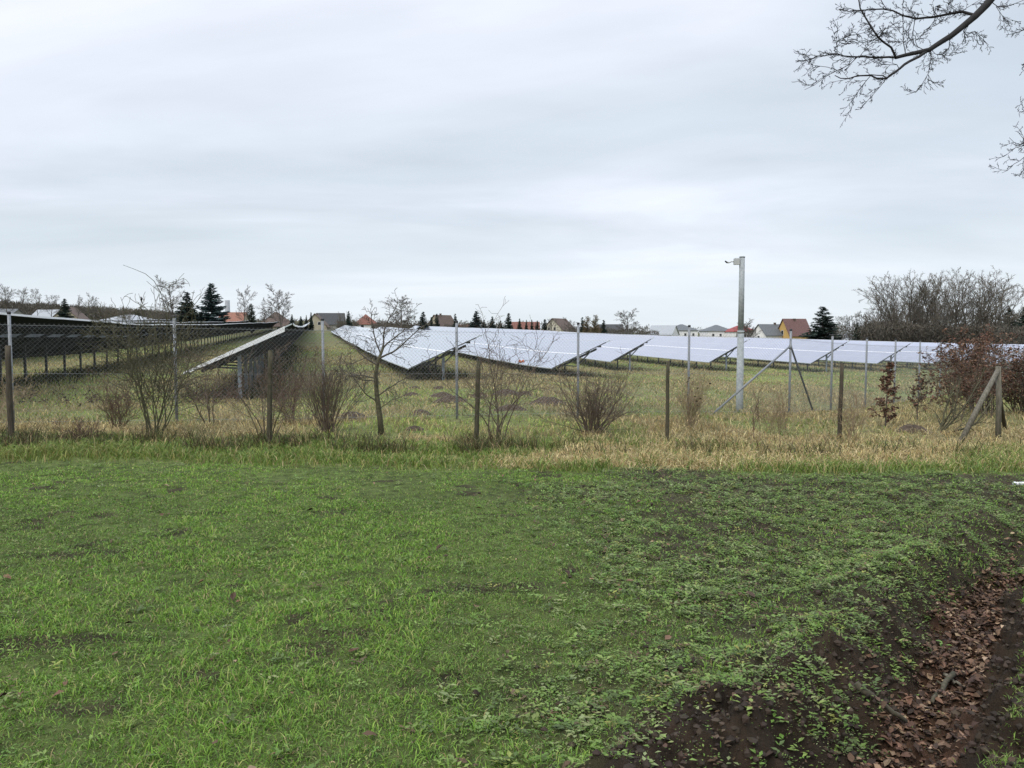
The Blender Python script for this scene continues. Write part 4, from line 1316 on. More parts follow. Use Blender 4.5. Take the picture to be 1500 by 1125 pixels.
# join to the trunk out of view
j0 = cp(1310, -20); jpts = [j0, j0 + Vector((.35, .1, .38)), j0 + Vector((1.4, .4, 1.1)), j0 + Vector((3.0, .9, 1.5)), Vector((0, 0, 5.3))]
for i in range(4): limb.append((jpts[i], jpts[i + 1], (.022, .028, .045, .07)[i], (.028, .045, .07, .09)[i], 0))
r0 = cp(1560, 900); jr = [r0, r0 + Vector((.8, .2, .1)), r0 + Vector((2.2, .6, .0)), Vector((0, 0, 3.6))]
for i in range(3): limb.append((jr[i], jr[i + 1], (.008, .018, .035)[i], (.018, .035, .05)[i], 0))
for yy_ in (170, 420, 700): twg.append((cp(1560, yy_), r0 + Vector((.8, .2, .1)), .004, .01, 0))
seg_mesh('branches', limb, M['barkdark'], tree, 10)
seg_mesh('twigs', twg, M['barkdark'], tree, 3)
mb = MB(); mb.cyl([(0, 0, -.4), (0, 0, .0), (0, 0, 1), (.03, 0, 3.5), (.0, .05, 5.5), (.1, 0, 7.5)], [.34, .27, .22, .18, .14, .07], 16); mb.build('trunk', M['bark'], tree, True)

# ------------------------------------------------------------------ far trees (prototypes, shared meshes)
FARS = [dict(k=9, n=16, ratio=.50, ang=42, wob=.05, trop=.03, start=.26, taper=.22, rr=.5, fall=.42),
        dict(k=5, n=9, ratio=.46, ang=40, wob=.09, trop=.05, start=.2, taper=.3, rr=.5, rmin=.030),
        dict(k=3, n=8, ratio=.50, ang=38, wob=.11, trop=.03, start=.15, taper=.4, rr=.6, rmin=.018),
        dict(k=2, n=5, ratio=.55, ang=32, wob=.15, trop=.06, start=.15, taper=.6, rmin=.0135),
        dict(k=1, n=0, ratio=.5, ang=34, wob=.15, taper=.7, rmin=.0105)]
MULT = [dict(k=10, n=11, ratio=.46, ang=33, wob=.09, trop=.03, start=.32, taper=.22, rr=.5, fall=.25),
        dict(k=6, n=6, ratio=.46, ang=34, wob=.11, trop=.06, start=.25, taper=.3, rr=.5, rmin=.026),
        dict(k=4, n=5, ratio=.50, ang=34, wob=.13, trop=.03, start=.2, taper=.4, rr=.6, rmin=.016),
        dict(k=3, n=3, ratio=.55, ang=34, wob=.15, trop=.03, start=.15, taper=.6, rmin=.011),
        dict(k=1, n=0, ratio=.5, ang=34, wob=.15, taper=.7, rmin=.009)]


def tree_proto(seed, S, H, stems=1, m=M['twigfar'], r0=.16, spread=0):
    rng = random.Random(seed); segs = []
    for i in range(stems):
        a_ = i * 2.4; d = Vector((math.cos(a_) * spread, math.sin(a_) * spread, 1)).normalized()
        grow(segs, rng, Vector((math.cos(a_) * .15 * (stems > 1), math.sin(a_) * .15 * (stems > 1), -.4)), d, H * rng.uniform(.85, 1), r0, 0, S)
    t = [s for s in segs if s[4] == 0]; c = [s for s in segs if s[4] > 0]
    zt = max(s[1].z for s in segs)
    o1 = seg_mesh('trunk', t, M['bark'], None, 6); o2 = seg_mesh('crown', c, m, None, 3)
    d1, d2 = o1.data, o2.data
    bpy.data.objects.remove(o1); bpy.data.objects.remove(o2)
    return (d1, d2, zt)


BARE = [tree_proto(s, FARS, 10) for s in (1, 2, 3, 4)]
MULTI = [tree_proto(s, MULT, 10, stems=5, spread=.30, r0=.15, m=M['twigpale']) for s in (11, 12, 13)]


def conifer_proto(seed, H, Rb, m, droop=-.25, dens=1.0, blunt=0, leafsz=.50):
    rs = np.random.RandomState(seed); rng = random.Random(seed)
    P = []; D_ = []; SZ = []; segs = []
    nw = int(H * 4.2)
    for i in range(nw):
        f = i / nw; z = H * (.07 + .92 * f)
        L = Rb * ((1 - f) ** (.85 - blunt)) * rng.uniform(.72, 1.12) + .08
        nb = max(4, int(9 - 4 * f))
        for j in range(nb):
            a_ = rng.uniform(0, 6.283); up = .35 * f + droop * (1 - f) + rng.uniform(-.1, .1)
            LL = L * rng.uniform(.75, 1.1)
            d = Vector((math.cos(a_), math.sin(a_), up)).normalized()
            segs.append((Vector((0, 0, z)), Vector((0, 0, z)) + d * LL, .03, .008, 1))
            m_ = max(3, int(LL * 9 * dens))
            for k in range(m_):
                t = (k + rng.random()) / m_
                q = Vector((0, 0, z)) + d * (LL * t) + Vector((0, 0, .12 * t * t * LL))
                for _ in range(2):
                    P.append(q + rvec(rng) * .05)
                    dd = d * .7 + Vector((-d.y, d.x, 0)) * rng.uniform(-1, 1) + Vector((0, 0, rng.uniform(-.45, .15)))
                    D_.append(dd.normalized()); SZ.append(leafsz * rng.uniform(.6, 1.2) * (.65 + .35 * (1 - f)))
    P = np.array(P); D_ = np.array(D_); SZ = np.array(SZ)[:, None]
    W_ = np.cross(D_, rs.randn(len(P), 3)); W_ /= np.linalg.norm(W_, axis=1)[:, None]
    V = np.stack([P - W_ * SZ * .30, P + W_ * SZ * .30, P + D_ * SZ], 1)
    T = np.arange(len(P) * 3).reshape(-1, 3)
    o = mk('crown', V.reshape(-1, 3), T, [m]); d2 = o.data; bpy.data.objects.remove(o)
    mb = MB(); mb.cyl([(0, 0, -1), (0, 0, H * .5), (0, 0, H * .97)], [.2, .12, .02], 7); o = mb.build('trunk', M['bark'], None); d1 = o.data; bpy.data.objects.remove(o)
    return (d1, d2, H)


SPRUCE = [conifer_proto(1, 10, 3.0, M['conifer']), conifer_proto(2, 10, 2.6, M['conifer'])]
BLUES = [conifer_proto(3, 10, 3.1, M['conifer2'], droop=-.15)]
THUJA = [conifer_proto(4, 8, 1.5, M['thuja'], droop=.7, dens=1.7, blunt=.35, leafsz=.3)]
GOLD = [conifer_proto(6, 8, 2.2, M['gold'], droop=.5, dens=1.3, blunt=.4, leafsz=.3)]


def put_tree(kind, px, D, top_py, label, name='bare_tree', cat='tree', group=None, wide=1.0, seed=0):
    protos = {'bare': BARE, 'multi': MULTI, 'spruce': SPRUCE, 'blue': BLUES, 'thuja': THUJA, 'gold': GOLD}[kind]
    rng = random.Random(seed + px * 7)
    d1, d2, H = protos[rng.randrange(len(protos))]
    x = at(px, 486, D).x; z = float(ground_smooth(x, D)) - .1
    top = at(px, top_py, D).z
    s = max((top - z) / H, .05)
    root = empty(name, (x, D, z), rng.uniform(0, 6.28)); root.scale = (s * wide, s * wide, s)
    for nm, d in (('trunk', d1), ('crown', d2)):
        o = bpy.data.objects.new(nm, d); COL.objects.link(o); o.parent = root
    tag(root, label, cat, group)
    return root


T_ = [
    ('bare', 12, 235, 414, 'bare tree at the extreme left edge above the dark panel row', 'bare_tree', 1.0),
    ('bare', 36, 240, 419, 'bare tree second from the left edge in the far woods', 'bare_tree', 1.0),
    ('bare', 56, 238, 422, 'bare tree standing left of the beige gabled house in the far woods', 'bare_tree', .8),
    ('bare', 76, 250, 431, 'low round bare tree above the pale metal shed roof', 'bare_tree', 1.2),
    ('spruce', 96, 225, 437, 'dark evergreen rising behind the beige gabled house at the far left', 'spruce', 1.3),
    ('bare', 114, 255, 431, 'small bare tree right of the dark evergreen in the far woods', 'bare_tree', .7),
    ('bare', 138, 245, 428, 'bare twin-topped tree above the gap right of the beige gabled house', 'bare_tree', .85),
    ('bare', 258, 170, 402, 'tallest bare tree on the left skyline, above the rose bush', 'bare_tree', 1.15),
    ('spruce', 275, 165, 427, 'broad dark spruce between the tallest bare tree and the blue spruce', 'spruce', 1.6),
    ('blue', 311, 168, 414, 'tall blue-green spruce with separate tiered branches', 'spruce', 1.35),
    ('bare', 357, 180, 417, 'slender bare tree left of the dark columnar conifer', 'bare_tree', .8),
    ('thuja', 369, 172, 444, 'dark columnar conifer beside the orange-roofed house', 'conifer', 1.0),
    ('bare', 413, 165, 415, 'wide-crowned bare tree in front of the brown-roofed beige house', 'bare_tree', 1.25),
    ('spruce', 428, 230, 460, 'small dark conifer right of the brown-roofed beige house', 'spruce', .9),
    ('spruce', 449, 240, 461, 'thin conifer left of the gabled house at the end of the aisle', 'spruce', .6),
    ('spruce', 456, 245, 457, 'pointed conifer touching the roof of the gabled house at the aisle end', 'spruce', .6),
    ('multi', 503, 205, 455, 'brownish bare tree clump right of the house with blue roof modules', 'bare_tree', 1.0),
    ('spruce', 511, 200, 455, 'narrow conifer in the brownish tree clump beyond the second row', 'spruce', .7),
    ('bare', 587, 160, 430, 'large round-crowned bare tree behind the small bare tree', 'bare_tree', 1.8),
    ('multi', 566, 190, 462, 'low bare tree clump between the orange-roofed villa and the large round tree', 'bare_tree', 1.4),
    ('spruce', 620, 180, 456, 'dark conifer right of the large round-crowned bare tree', 'spruce', 1.15),
    ('spruce', 640, 215, 459, 'narrow conifer behind the beige roof gable', 'spruce', .8),
    ('spruce', 667, 210, 459, 'narrow conifer just left of the steel post above the second row', 'spruce', .8),
    ('blue', 698, 190, 455, 'broad bluish pine between two steel fence posts', 'conifer', 1.35),
    ('spruce', 721, 200, 463, 'stubby dark spruce right of the bluish pine', 'spruce', 1.1),
    ('spruce', 745, 205, 458, 'pointed spruce just left of the red-roofed barn', 'spruce', .95),
    ('spruce', 761, 240, 466, 'small conifer top behind the left end of the red-roofed barn', 'spruce', .8),
    ('spruce', 771, 250, 468, 'small conifer top behind the middle of the red-roofed barn', 'spruce', .6),
    ('spruce', 779, 250, 468, 'small conifer top behind the right half of the red-roofed barn', 'spruce', .6),
    ('spruce', 787, 235, 469, 'small conifer touching the right end of the red-roofed barn', 'spruce', .8),
    ('spruce', 798, 240, 467, 'conifer between the red-roofed barn and the beige gabled house with two windows', 'spruce', .9),
    ('bare', 836, 250, 464, 'faint pinkish bare tree behind the beige gabled house with two windows', 'bare_tree', 1.2),
    ('spruce', 853, 230, 464, 'dark conifer above a steel fence post right of the two-window house', 'spruce', .8),
    ('gold', 860, 215, 463, 'bronze-leaved conifer directly above a steel fence post', 'conifer', .9),
    ('gold', 872, 210, 461, 'taller bronze-leaved conifer beside the dark low roof', 'conifer', .9),
    ('bare', 916, 185, 450, 'round bare tree standing alone right of the dark low roof', 'bare_tree', 1.7),
    ('bare', 940, 220, 474, 'small faint bare tree right of the lone round one', 'bare_tree', 1.3),
    ('bare', 1104, 190, 466, 'bare tree between the red-roofed white house and the grey gabled house', 'bare_tree', 1.4),
    ('bare', 1091, 200, 472, 'small bare tree just right of the metal mast', 'bare_tree', 1.3),
    ('spruce', 1205, 140, 448, 'big dark spruce right of the yellow house', 'spruce', 1.75),
    ('bare', 1236, 200, 462, 'pale bare tree right of the big dark spruce', 'bare_tree', 1.0),
    ('bare', 1250, 190, 455, 'pale bare tree left of the narrow dark thuja', 'bare_tree', .9),
    ('thuja', 1256, 160, 472, 'narrow dark thuja right of the big spruce', 'conifer', 1.0),
    ('bare', 1270, 165, 450, 'bare tree just right of the narrow dark thuja', 'bare_tree', .9),
    ('multi', 1290, 150, 438, 'low bare tree at the left shoulder of the big tree group', 'bare_tree', 1.0),
    ('multi', 1316, 140, 399, 'first tall many-stemmed bare tree of the big group at right', 'bare_tree', 1.15),
    ('multi', 1342, 138, 394, 'second tall many-stemmed bare tree of the big group at right', 'bare_tree', 1.15),
    ('multi', 1368, 140, 391, 'third tall many-stemmed bare tree, at the middle of the big group', 'bare_tree', 1.15),
    ('multi', 1398, 132, 389, 'tallest many-stemmed bare tree of the big group at right', 'bare_tree', 1.15),
    ('multi', 1428, 130, 394, 'dense bare tree right of the tallest one in the big group', 'bare_tree', 1.15),
    ('multi', 1450, 134, 406, 'last tall bare tree at the right end of the big group', 'bare_tree', 1.15),
    ('spruce', 1477, 150, 450, 'dark spruce low at the right end of the big tree group', 'spruce', 1.2),
    ('multi', 1494, 160, 452, 'low bare tree at the extreme right edge', 'bare_tree', 1.1),
    ('spruce', 1500, 145, 448, 'dark spruce cut by the right edge of the view', 'spruce', 1.0),
    ('multi', 1330, 150, 432, 'lower bare tree filling between the first two of the big group', 'bare_tree', 1.2),
    ('multi', 156, 230, 440, 'low bare tree right of the twin-topped one in the far woods', 'bare_tree', 1.3),
    ('multi', 186, 215, 446, 'low reddish bare tree above the large pale roof', 'bare_tree', 1.4),
    ('multi', 228, 205, 444, 'low bare tree left of the tallest bare tree on the left', 'bare_tree', 1.3),
]
T_ += [
    ('bare', 388, 250, 452, 'small bare tree between the dark columnar conifer and the brown-roofed beige house', 'bare_tree', 1.2),
    ('spruce', 441, 250, 463, 'short conifer between the raised panel end and the gabled aisle-end house', 'spruce', .9),
    ('multi', 520, 230, 462, 'reddish bare tree just left of the orange-roofed villa', 'bare_tree', 1.2),
    ('spruce', 632, 235, 464, 'short conifer immediately left of the beige-brown gable', 'spruce', .9),
    ('multi', 681, 240, 466, 'low bare tree behind the low reddish roof', 'bare_tree', 1.5),
    ('spruce', 709, 240, 468, 'small conifer between the bluish pine and the stubby spruce', 'spruce', 1.0),
    ('spruce', 733, 245, 469, 'small conifer between the stubby spruce and the pointed spruce', 'spruce', 1.0),
    ('bare', 808, 255, 466, 'bare tree behind the left slope of the cream gabled house', 'bare_tree', 1.3),
    ('spruce', 884, 240, 468, 'conifer top behind the dark low roof', 'spruce', 1.0),
    ('multi', 1221, 180, 470, 'low bare tree hugging the right side of the big dark spruce', 'bare_tree', 1.4),
]
for k, (kind, px, D, top, lab, nm, wd) in enumerate(T_):
    put_tree(kind, px, D, top, lab, nm, 'tree', wide=wd, seed=k)

# hedges and thickets: fuzzy masses of twig-sized faces
def thicket(name, px0, px1, D, top0, top1, label, m, n=5000, depth=6, seed=0, sz=.5):
    rs = np.random.RandomState(seed)
    x0, x1 = at(px0, 486, D).x, at(px1, 486, D).x
    t = rs.rand(n); x = x0 + (x1 - x0) * t; y = D + (rs.rand(n) - .5) * depth
    top = at(0, top0, D).z * (1 - t) + at(0, top1, D).z * t
    g = ground_smooth(x, y)
    hv = .72 + .42 * fbm(x * .35, y * .2 + seed, 3, seed)
    z = g + (top - g) * hv * rs.rand(n) ** .8
    P = np.stack([x, y, z], 1)
    d = rs.randn(n, 3) * [.5, .5, .8] + [0, 0, .6]; d /= np.linalg.norm(d, axis=1)[:, None]
    w = np.cross(d, rs.randn(n, 3)); w /= np.linalg.norm(w, axis=1)[:, None]
    s = sz * (.5 + rs.rand(n, 1))
    V = np.stack([P - w * s * .14, P + w * s * .14, P + d * s], 1)
    o = mk(name, V.reshape(-1, 3), np.arange(n * 3).reshape(-1, 3), [m])
    tag(o, label, 'hedge' if 'hedge' in name else 'woods', kind='stuff')


thicket('far_woods', -60, 262, 330, 437, 458, 'brown-grey leafless wood along the left skyline', M['hedge'], 26000, 34, 1, 1.1)
thicket('far_woods', 240, 800, 400, 466, 472, 'dark distant tree line behind the village houses', M['hedge'], 15000, 20, 2, 1.0)
thicket('far_woods', 800, 1300, 400, 478, 483, 'low distant tree line behind the white houses', M['hedge'], 9000, 20, 3, 1.0)
thicket('garden_hedge', 545, 640, 250, 473, 475, 'brown garden hedge below the large round-crowned tree', M['hedgebrown'], 5000, 5, 4, .5)
thicket('garden_hedge', 650, 750, 252, 474, 475, 'brown garden hedge left of the red-roofed barn', M['hedgebrown'], 5000, 5, 5, .5)
thicket('garden_hedge', 836, 965, 260, 479, 483, 'long dark hedge between the village houses and the white houses', M['hedge'], 9000, 5, 6, .5)
thicket('garden_hedge', 495, 524, 250, 470, 471, 'dark hedge left of the orange-roofed villa', M['hedge'], 3000, 5, 7, .5)
thicket('garden_hedge', 1096, 1118, 250, 481, 482, 'brown hedge left of the grey gabled white house', M['hedgebrown'], 2500, 5, 8, .5)
thicket('garden_hedge', 1200, 1300, 190, 478, 474, 'brown hedge below the narrow dark thuja', M['hedgebrown'], 5000, 5, 9, .4)
thicket('garden_hedge', 1270, 1462, 128, 474, 474, 'dense brown undergrowth beneath the big bare tree group', M['hedgebrown'], 26000, 8, 10, .45)
thicket('garden_hedge', 1440, 1620, 122, 474, 478, 'dark undergrowth at the right edge behind the last panels', M['hedge'], 12000, 8, 11, .45)
thicket('far_woods', 1280, 1700, 330, 462, 450, 'pale leafless wood far behind the big tree group', M['hedge'], 12000, 30, 12, 1.2)

# ------------------------------------------------------------------ houses
def house(px, D, top_py, w, dep, roofh, yaw, wall, roof, label, hip=False, wins=(), chimney=None, solar=False, name='house', over=.35, door=False):
    """w across the gable front, dep along the ridge; yaw 0 = gable end facing the camera"""
    x = at(px, 486, D).x; zg = float(ground_smooth(x, D)) - .1
    ridge = at(px, top_py, D).z - zg
    eave = max(ridge - roofh, 1.0)
    root = empty(name, (x, D, zg), yaw)
    hw, hd = w / 2, dep / 2
    mb = MB()
    V = [(-hw, -hd, -2), (hw, -hd, -2), (hw, hd, -2), (-hw, hd, -2), (-hw, -hd, eave), (hw, -hd, eave), (hw, hd, eave), (-hw, hd, eave)]
    F = [(0, 1, 5, 4), (1, 2, 6, 5), (2, 3, 7, 6), (3, 0, 4, 7)]
    if not hip:
        V += [(0, -hd, ridge - .12), (0, hd, ridge - .12)]; F += [(4, 5, 8), (6, 7, 9)]
    mb.add(V, F); mb.build('wall', M[wall], root)
    rb = MB(); ow, od = hw + over, hd + over
    k = (ridge - eave) / hw; ze = eave - over * k
    if not hip:
        t = .14
        for sg in (-1, 1):
            a4 = [(sg * ow, -od, ze), (0, -od, ridge), (0, od, ridge), (sg * ow, od, ze)]
            P = [Vector(v) for v in a4] + [Vector(v) + Vector((0, 0, t)) for v in a4]
            rb.add(P, [(0, 1, 2, 3), (7, 6, 5, 4), (0, 4, 5, 1), (1, 5, 6, 2), (2, 6, 7, 3), (3, 7, 4, 0)])
    else:
        rl = max(hd - hw, .2) if hd > hw else .2
        ze = eave - .05
        if hd >= hw: R1, R2 = (0, -rl, ridge), (0, rl, ridge)
        else:
            rl = hw - hd; R1, R2 = (-rl, 0, ridge), (rl, 0, ridge)
        c4 = [(-ow, -od, ze), (ow, -od, ze), (ow, od, ze), (-ow, od, ze)]
        V = c4 + [R1, R2] + [(v[0], v[1], ze - .15) for v in c4]
        if hd >= hw: F = [(0, 1, 4), (1, 2, 5, 4), (2, 3, 5), (3, 0, 4, 5)]
        else: F = [(0, 1, 5, 4), (1, 2, 5), (2, 3, 4, 5), (3, 0, 4)]
        F += [(6, 7, 1, 0), (7, 8, 2, 1), (8, 9, 3, 2), (9, 6, 0, 3), (9, 8, 7, 6)]
        rb.add(V, F)
    ro = rb.build('roof', M[roof], root)
    if chimney is not None:
        cx_, cy_ = chimney
        zc = ridge - abs(cx_) * k if not hip else ridge - .3
        mb = MB(); mb.box((cx_, cy_, zc - .1), (.5, .5, 1.2)); mb.box((cx_, cy_, zc + .55), (.6, .6, .10)); mb.build('chimney', M['roof_brown'], ro)
    if solar:
        nrm = Vector((k, 0, 1)).normalized()
        for i in range(2):
            for j in range(5):
                c_ = Vector((hw * (.35 + .3 * i), -hd * .7 + j * dep * .16, 0)); c_.z = ridge - c_.x * k + .22
                mb = MB(); q = Matrix.Rotation(math.atan(k), 3, 'Y')
                mb.box(c_, (hw * .28 / math.cos(math.atan(k)), dep * .15, .05), q); mb.build('roof_solar_module', M['roof_solar'], ro)
    for face, u, z, ww, wh in wins:
        lim = (ridge - k * (abs(u) + ww / 2) - .45 if (face == 'f' and not hip) else eave - .25) - wh / 2
        z = min(z, lim)
        f = MB(); g = MB()
        if face == 'f': c_ = Vector((u, -hd, z)); sx = (ww, .08, wh); sg = (ww - .16, .10, wh - .16)
        elif face == 'r': c_ = Vector((hw, u, z)); sx = (.08, ww, wh); sg = (.10, ww - .16, wh - .16)
        else: c_ = Vector((-hw, u, z)); sx = (.08, ww, wh); sg = (.10, ww - .16, wh - .16)
        f.box(c_, sx); fo = f.build('window', M['frame_white'], root); g.box(c_, sg); g.build('pane', M['glass_dark'], fo)
    tag(root, label, 'house')
    return root


house(0, 263, 453, 8, 14, 3.2, R(80), 'wall_grey', 'roof_grey', 'grey-roofed building cut by the extreme left edge')
house(78, 291, 454, 7, 12, 2.6, R(78), 'wall_grey', 'roof_light', 'low building with a pale metal roof left of the beige gable', name='shed', wins=[('r', -2, 2, 1, 1)])
house(104, 284, 450, 8.6, 12, 5.2, R(12), 'wall_beige', 'roof_brown', 'beige gabled house with a steep brown roof at the far left', wins=[('f', 0, 7.4, 1.1, 1.5)], chimney=(-.6, -2))
house(190, 270, 461, 12, 16, 2.6, R(65), 'wall_grey', 'roof_light', 'large low building with a pale roof behind the rose bush', hip=True, name='hall')
house(302, 244, 463, 7.5, 12, 3.4, R(14), 'wall_grey', 'roof_grey', 'grey house with a small dark window below the blue spruce', wins=[('f', 1.2, 3.6, 1.1, 1.2)], chimney=(-1, -1))
house(343, 258, 458, 7, 8.2, 3.6, R(82), 'wall_beige', 'roof_orange', 'house with a broad weathered orange tile roof', wins=[('r', 2, 4, 1.2, 1.2), ('r', -3, 4, 1.2, 1.2)])
house(405, 256, 457, 8, 9.5, 4.6, R(48), 'wall_beige', 'roof_brown', 'beige house with a half-hidden brown roof behind the wide bare tree', hip=True, wins=[('f', -2.2, 4.2, 1.3, 1.3), ('f', 2.2, 4.2, 1.3, 1.8), ('l', 0, 4.2, 1.2, 1.3)])
house(464, 291, 460, 8.5, 10, 4.6, R(6), 'wall_beige', 'roof_brown', 'weathered gabled house at the far end of the grass aisle', wins=[('f', -1, 3.2, 1.2, 1.2), ('f', 1.6, 3.2, 1.2, 1.2)], chimney=(.2, 0))
house(486, 315, 459, 9, 9.5, 4.2, R(98), 'wall_grey', 'roof_dark', 'long house with blue solar modules on its dark roof', chimney=(1, 2), solar=True)
house(536, 270, 460, 6.6, 7, 3.4, R(20), 'wall_white', 'roof_red', 'white villa with an orange hipped roof', hip=True, wins=[('f', -1.8, 5.4, 1.2, 1.3), ('f', 1.8, 5.4, 1.2, 1.3), ('l', 0, 5.4, 1.2, 1.3)])
house(648, 270, 462, 7.4, 9, 4.8, R(-32), 'wall_beige', 'roof_brown', 'beige-brown gabled house left of the bluish pine', chimney=(0, -1), wins=[('f', 0, 3.6, 1.1, 1.2)])
house(676, 284, 476, 7, 10, 2.6, R(70), 'wall_pink', 'roof_red', 'low reddish roof between beige-brown gable and bluish pine')
house(770, 267, 472, 7, 8.6, 3.4, R(86), 'wall_white', 'roof_red', 'long barn with a plain red tile roof and white gable end', name='barn')
house(819, 278, 467, 8.8, 13, 4.4, R(-24), 'wall_cream', 'roof_brown', 'cream gabled house with two small upper windows', wins=[('f', -1.2, 5.5, .8, 1.1), ('f', .9, 5.5, .8, 1.1), ('f', -2.2, 3.2, .8, 1.0), ('f', 2.6, 3.2, .8, 1.0)], chimney=(-2.0, -2))
house(848, 291, 481, 7, 10, 2.6, R(82), 'wall_grey', 'roof_grey', 'low grey-roofed annex right of the cream gabled house', name='annex')
house(874, 284, 480, 5, 7, 2.2, R(12), 'wall_pink', 'roof_brown', 'small pinkish gable below the bronze conifers')
house(893, 291, 475.5, 8, 9, 3.0, R(84), 'wall_grey', 'roof_dark', 'low house with a dark roof left of the lone round bare tree', wins=[('r', 2.4, 3.0, .9, .9)])
house(972, 300, 477, 8, 9, 3.2, R(60), 'wall_white', 'roof_light', 'pale grey-roofed gable peeping out left of the first white house')
WW = [('f', -3.0, 4.4, 1, 1.2), ('f', 0, 4.4, 1, 1.2), ('f', 3.2, 4.4, 1, 1.2), ('f', -1.5, 1.6, 1.2, 1.3)]
house(998, 315, 475, 10, 9, 2.3, R(8), 'wall_white', 'roof_grey', 'first white house with a grey hipped roof, left of a steel fence post', hip=True, wins=WW)
house(1049, 318, 476, 10, 9, 2.3, R(8), 'wall_white', 'roof_grey', 'second white house with a grey hipped roof, left of the mast', hip=True, wins=WW)
house(1084, 312, 476, 10, 9, 2.5, R(8), 'wall_white', 'roof_bright', 'white house with a bright red hipped roof right behind the mast', hip=True, wins=WW)
house(1127, 239, 475.5, 6.2, 8, 3.0, R(-66), 'wall_white', 'roof_grey', 'white gabled house with a long grey roof left of the yellow house', wins=[('f', 0, 3.4, 1.0, 1.2)], chimney=(0, 2))
house(1163, 238, 467.5, 6.4, 7.6, 4.6, R(-72), 'wall_yellow', 'roof_maroon', 'yellow gabled house with a steep maroon roof beside the big spruce', wins=[('f', -.3, 5.0, 1.1, 1.4), ('f', 1.5, 2.4, 1.2, 1.1), ('f', -1.6, 2.4, 1.2, 1.1)], chimney=(.3, -.2))
house(1230, 202, 489, 5, 8, 1.6, R(84), 'wall_cream', 'roof_light', 'low garden shed right of the big dark spruce', name='shed')
# chimney stack
x = at(334, 486, 330).x
o = MB(); o.cyl([(0, 0, -1), (0, 0, 14), (0, 0, 28)], [1.3, 1.1, .95], 16)
top = at(334, 440, 330).z; zg = float(ground_smooth(x, 330))
o = o.build('smokestack', M['roof_light'], None, True); o.location = (x, 330, top - 28)
tag(o, 'slim pale smokestack rising behind the orange-roofed house', 'chimney')

# ------------------------------------------------------------------ light
SUN_EL, SUN_AZ = R(48), R(215)
w = bpy.data.worlds.new('World'); scene.world = w; w.use_nodes = True
N = w.node_tree.nodes; L = w.node_tree.links
bg = N['Background']; bg.inputs['Strength'].default_value = .1
sky = N.new('ShaderNodeTexSky'); sky.sky_type = 'NISHITA'; sky.sun_disc = False
sky.sun_elevation = SUN_EL; sky.sun_rotation = SUN_AZ
tc = N.new('ShaderNodeTexCoord'); sep = N.new('ShaderNodeSeparateXYZ'); L.new(tc.outputs['Generated'], sep.inputs[0])


def wm(op, a_, b_=None, cl=False):
    n = N.new('ShaderNodeMath'); n.operation = op; n.use_clamp = cl
    for i, v in enumerate((a_, b_)):
        if v is None: continue
        if isinstance(v, (int, float)): n.inputs[i].default_value = v
        else: L.new(v, n.inputs[i])
    return n.outputs[0]


zc = wm('ADD', wm('MAXIMUM', sep.outputs[2], 0.0), .13)
cu = N.new('ShaderNodeCombineXYZ'); L.new(wm('DIVIDE', sep.outputs[0], zc), cu.inputs[0]); L.new(wm('DIVIDE', sep.outputs[1], zc), cu.inputs[1])
nz = N.new('ShaderNodeTexNoise'); nz.inputs['Scale'].default_value = .5; nz.inputs['Detail'].default_value = 7; nz.inputs['Roughness'].default_value = .52; nz.inputs['Distortion'].default_value = .5
mp = N.new('ShaderNodeMapping'); mp.inputs['Location'].default_value = (7.4, 2.2, 0); mp.inputs['Scale'].default_value = (.7, 1.3, 1); mp.inputs['Rotation'].default_value = (0, 0, R(8))
L.new(cu.outputs[0], mp.inputs['Vector']); L.new(mp.outputs[0], nz.inputs['Vector'])
rp = N.new('ShaderNodeValToRGB'); cr = rp.color_ramp
cr.elements[0].position = .30; cr.elements[0].color = (4.7, 5.3, 6.0, 1)
cr.elements[1].position = .70; cr.elements[1].color = (7.6, 7.9, 8.7, 1)
e = cr.elements.new(.44); e.color = (5.4, 5.95, 6.65, 1)
e = cr.elements.new(.55); e.color = (6.25, 6.65, 7.45, 1)
L.new(nz.outputs['Fac'], rp.inputs['Fac'])
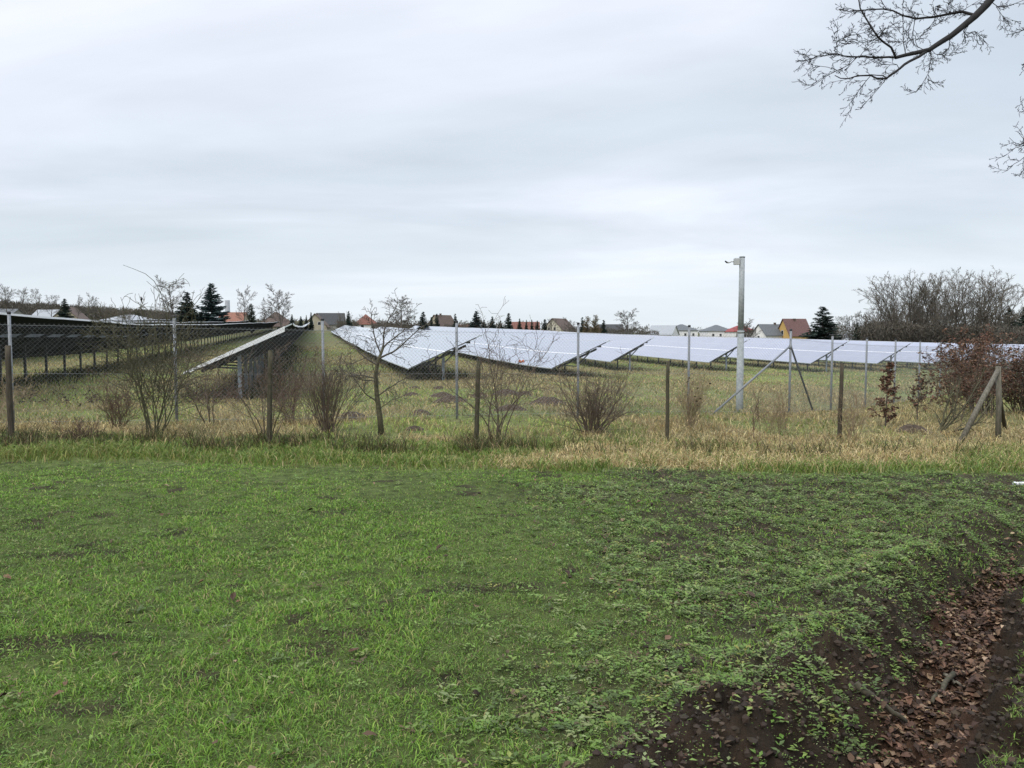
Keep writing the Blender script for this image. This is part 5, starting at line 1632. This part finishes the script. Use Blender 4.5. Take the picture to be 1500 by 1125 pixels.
# second finer layer
nz2 = N.new('ShaderNodeTexNoise'); nz2.inputs['Scale'].default_value = 1.9; nz2.inputs['Detail'].default_value = 5
L.new(mp.outputs[0], nz2.inputs['Vector'])
r2 = N.new('ShaderNodeMapRange'); r2.inputs['From Min'].default_value = .3; r2.inputs['From Max'].default_value = .7; r2.inputs['To Min'].default_value = .955; r2.inputs['To Max'].default_value = 1.045
L.new(nz2.outputs['Fac'], r2.inputs['Value'])
vm = N.new('ShaderNodeVectorMath'); vm.operation = 'SCALE'; L.new(rp.outputs['Color'], vm.inputs[0]); L.new(r2.outputs[0], vm.inputs['Scale'])
# pale band near the horizon
hb = N.new('ShaderNodeMix'); hb.data_type = 'RGBA'
hf = N.new('ShaderNodeMapRange'); hf.inputs['From Min'].default_value = .0; hf.inputs['From Max'].default_value = .16; hf.inputs['To Min'].default_value = .8; hf.inputs['To Max'].default_value = 0
L.new(sep.outputs[2], hf.inputs['Value']); L.new(hf.outputs[0], hb.inputs[0]); L.new(vm.outputs[0], hb.inputs[6]); hb.inputs[7].default_value = (6.4, 7.0, 7.4, 1)
mixs = N.new('ShaderNodeMix'); mixs.data_type = 'RGBA'; mixs.inputs[0].default_value = .93
L.new(sky.outputs[0], mixs.inputs[6]); L.new(hb.outputs[2], mixs.inputs[7])
# an overcast sky is brightest overhead
zr_ = N.new('ShaderNodeMapRange'); zr_.interpolation_type = 'SMOOTHSTEP'; zr_.inputs['From Min'].default_value = .38; zr_.inputs['From Max'].default_value = 1; zr_.inputs['To Min'].default_value = 1; zr_.inputs['To Max'].default_value = 2.3
L.new(sep.outputs[2], zr_.inputs['Value'])
vz = N.new('ShaderNodeVectorMath'); vz.operation = 'SCALE'; L.new(mixs.outputs[2], vz.inputs[0]); L.new(zr_.outputs[0], vz.inputs['Scale'])
L.new(vz.outputs[0], bg.inputs['Color'])

sd = bpy.data.lights.new('sun', 'SUN'); sd.energy = 1.5; sd.angle = R(25); sd.color = (1, .93, .83)
so = bpy.data.objects.new('sun', sd); COL.objects.link(so)
so.rotation_euler = (R(90) - SUN_EL, 0, math.pi - SUN_AZ)
so.location = (0, 0, 50)

scene.view_settings.view_transform = 'Standard'
scene.view_settings.look = 'None'
scene.view_settings.exposure = .42
scene.view_settings.gamma = 1
scene.render.engine = 'CYCLES'
scene.cycles.max_bounces = 6
scene.cycles.transparent_max_bounces = 8
scene.cycles.use_denoising = True
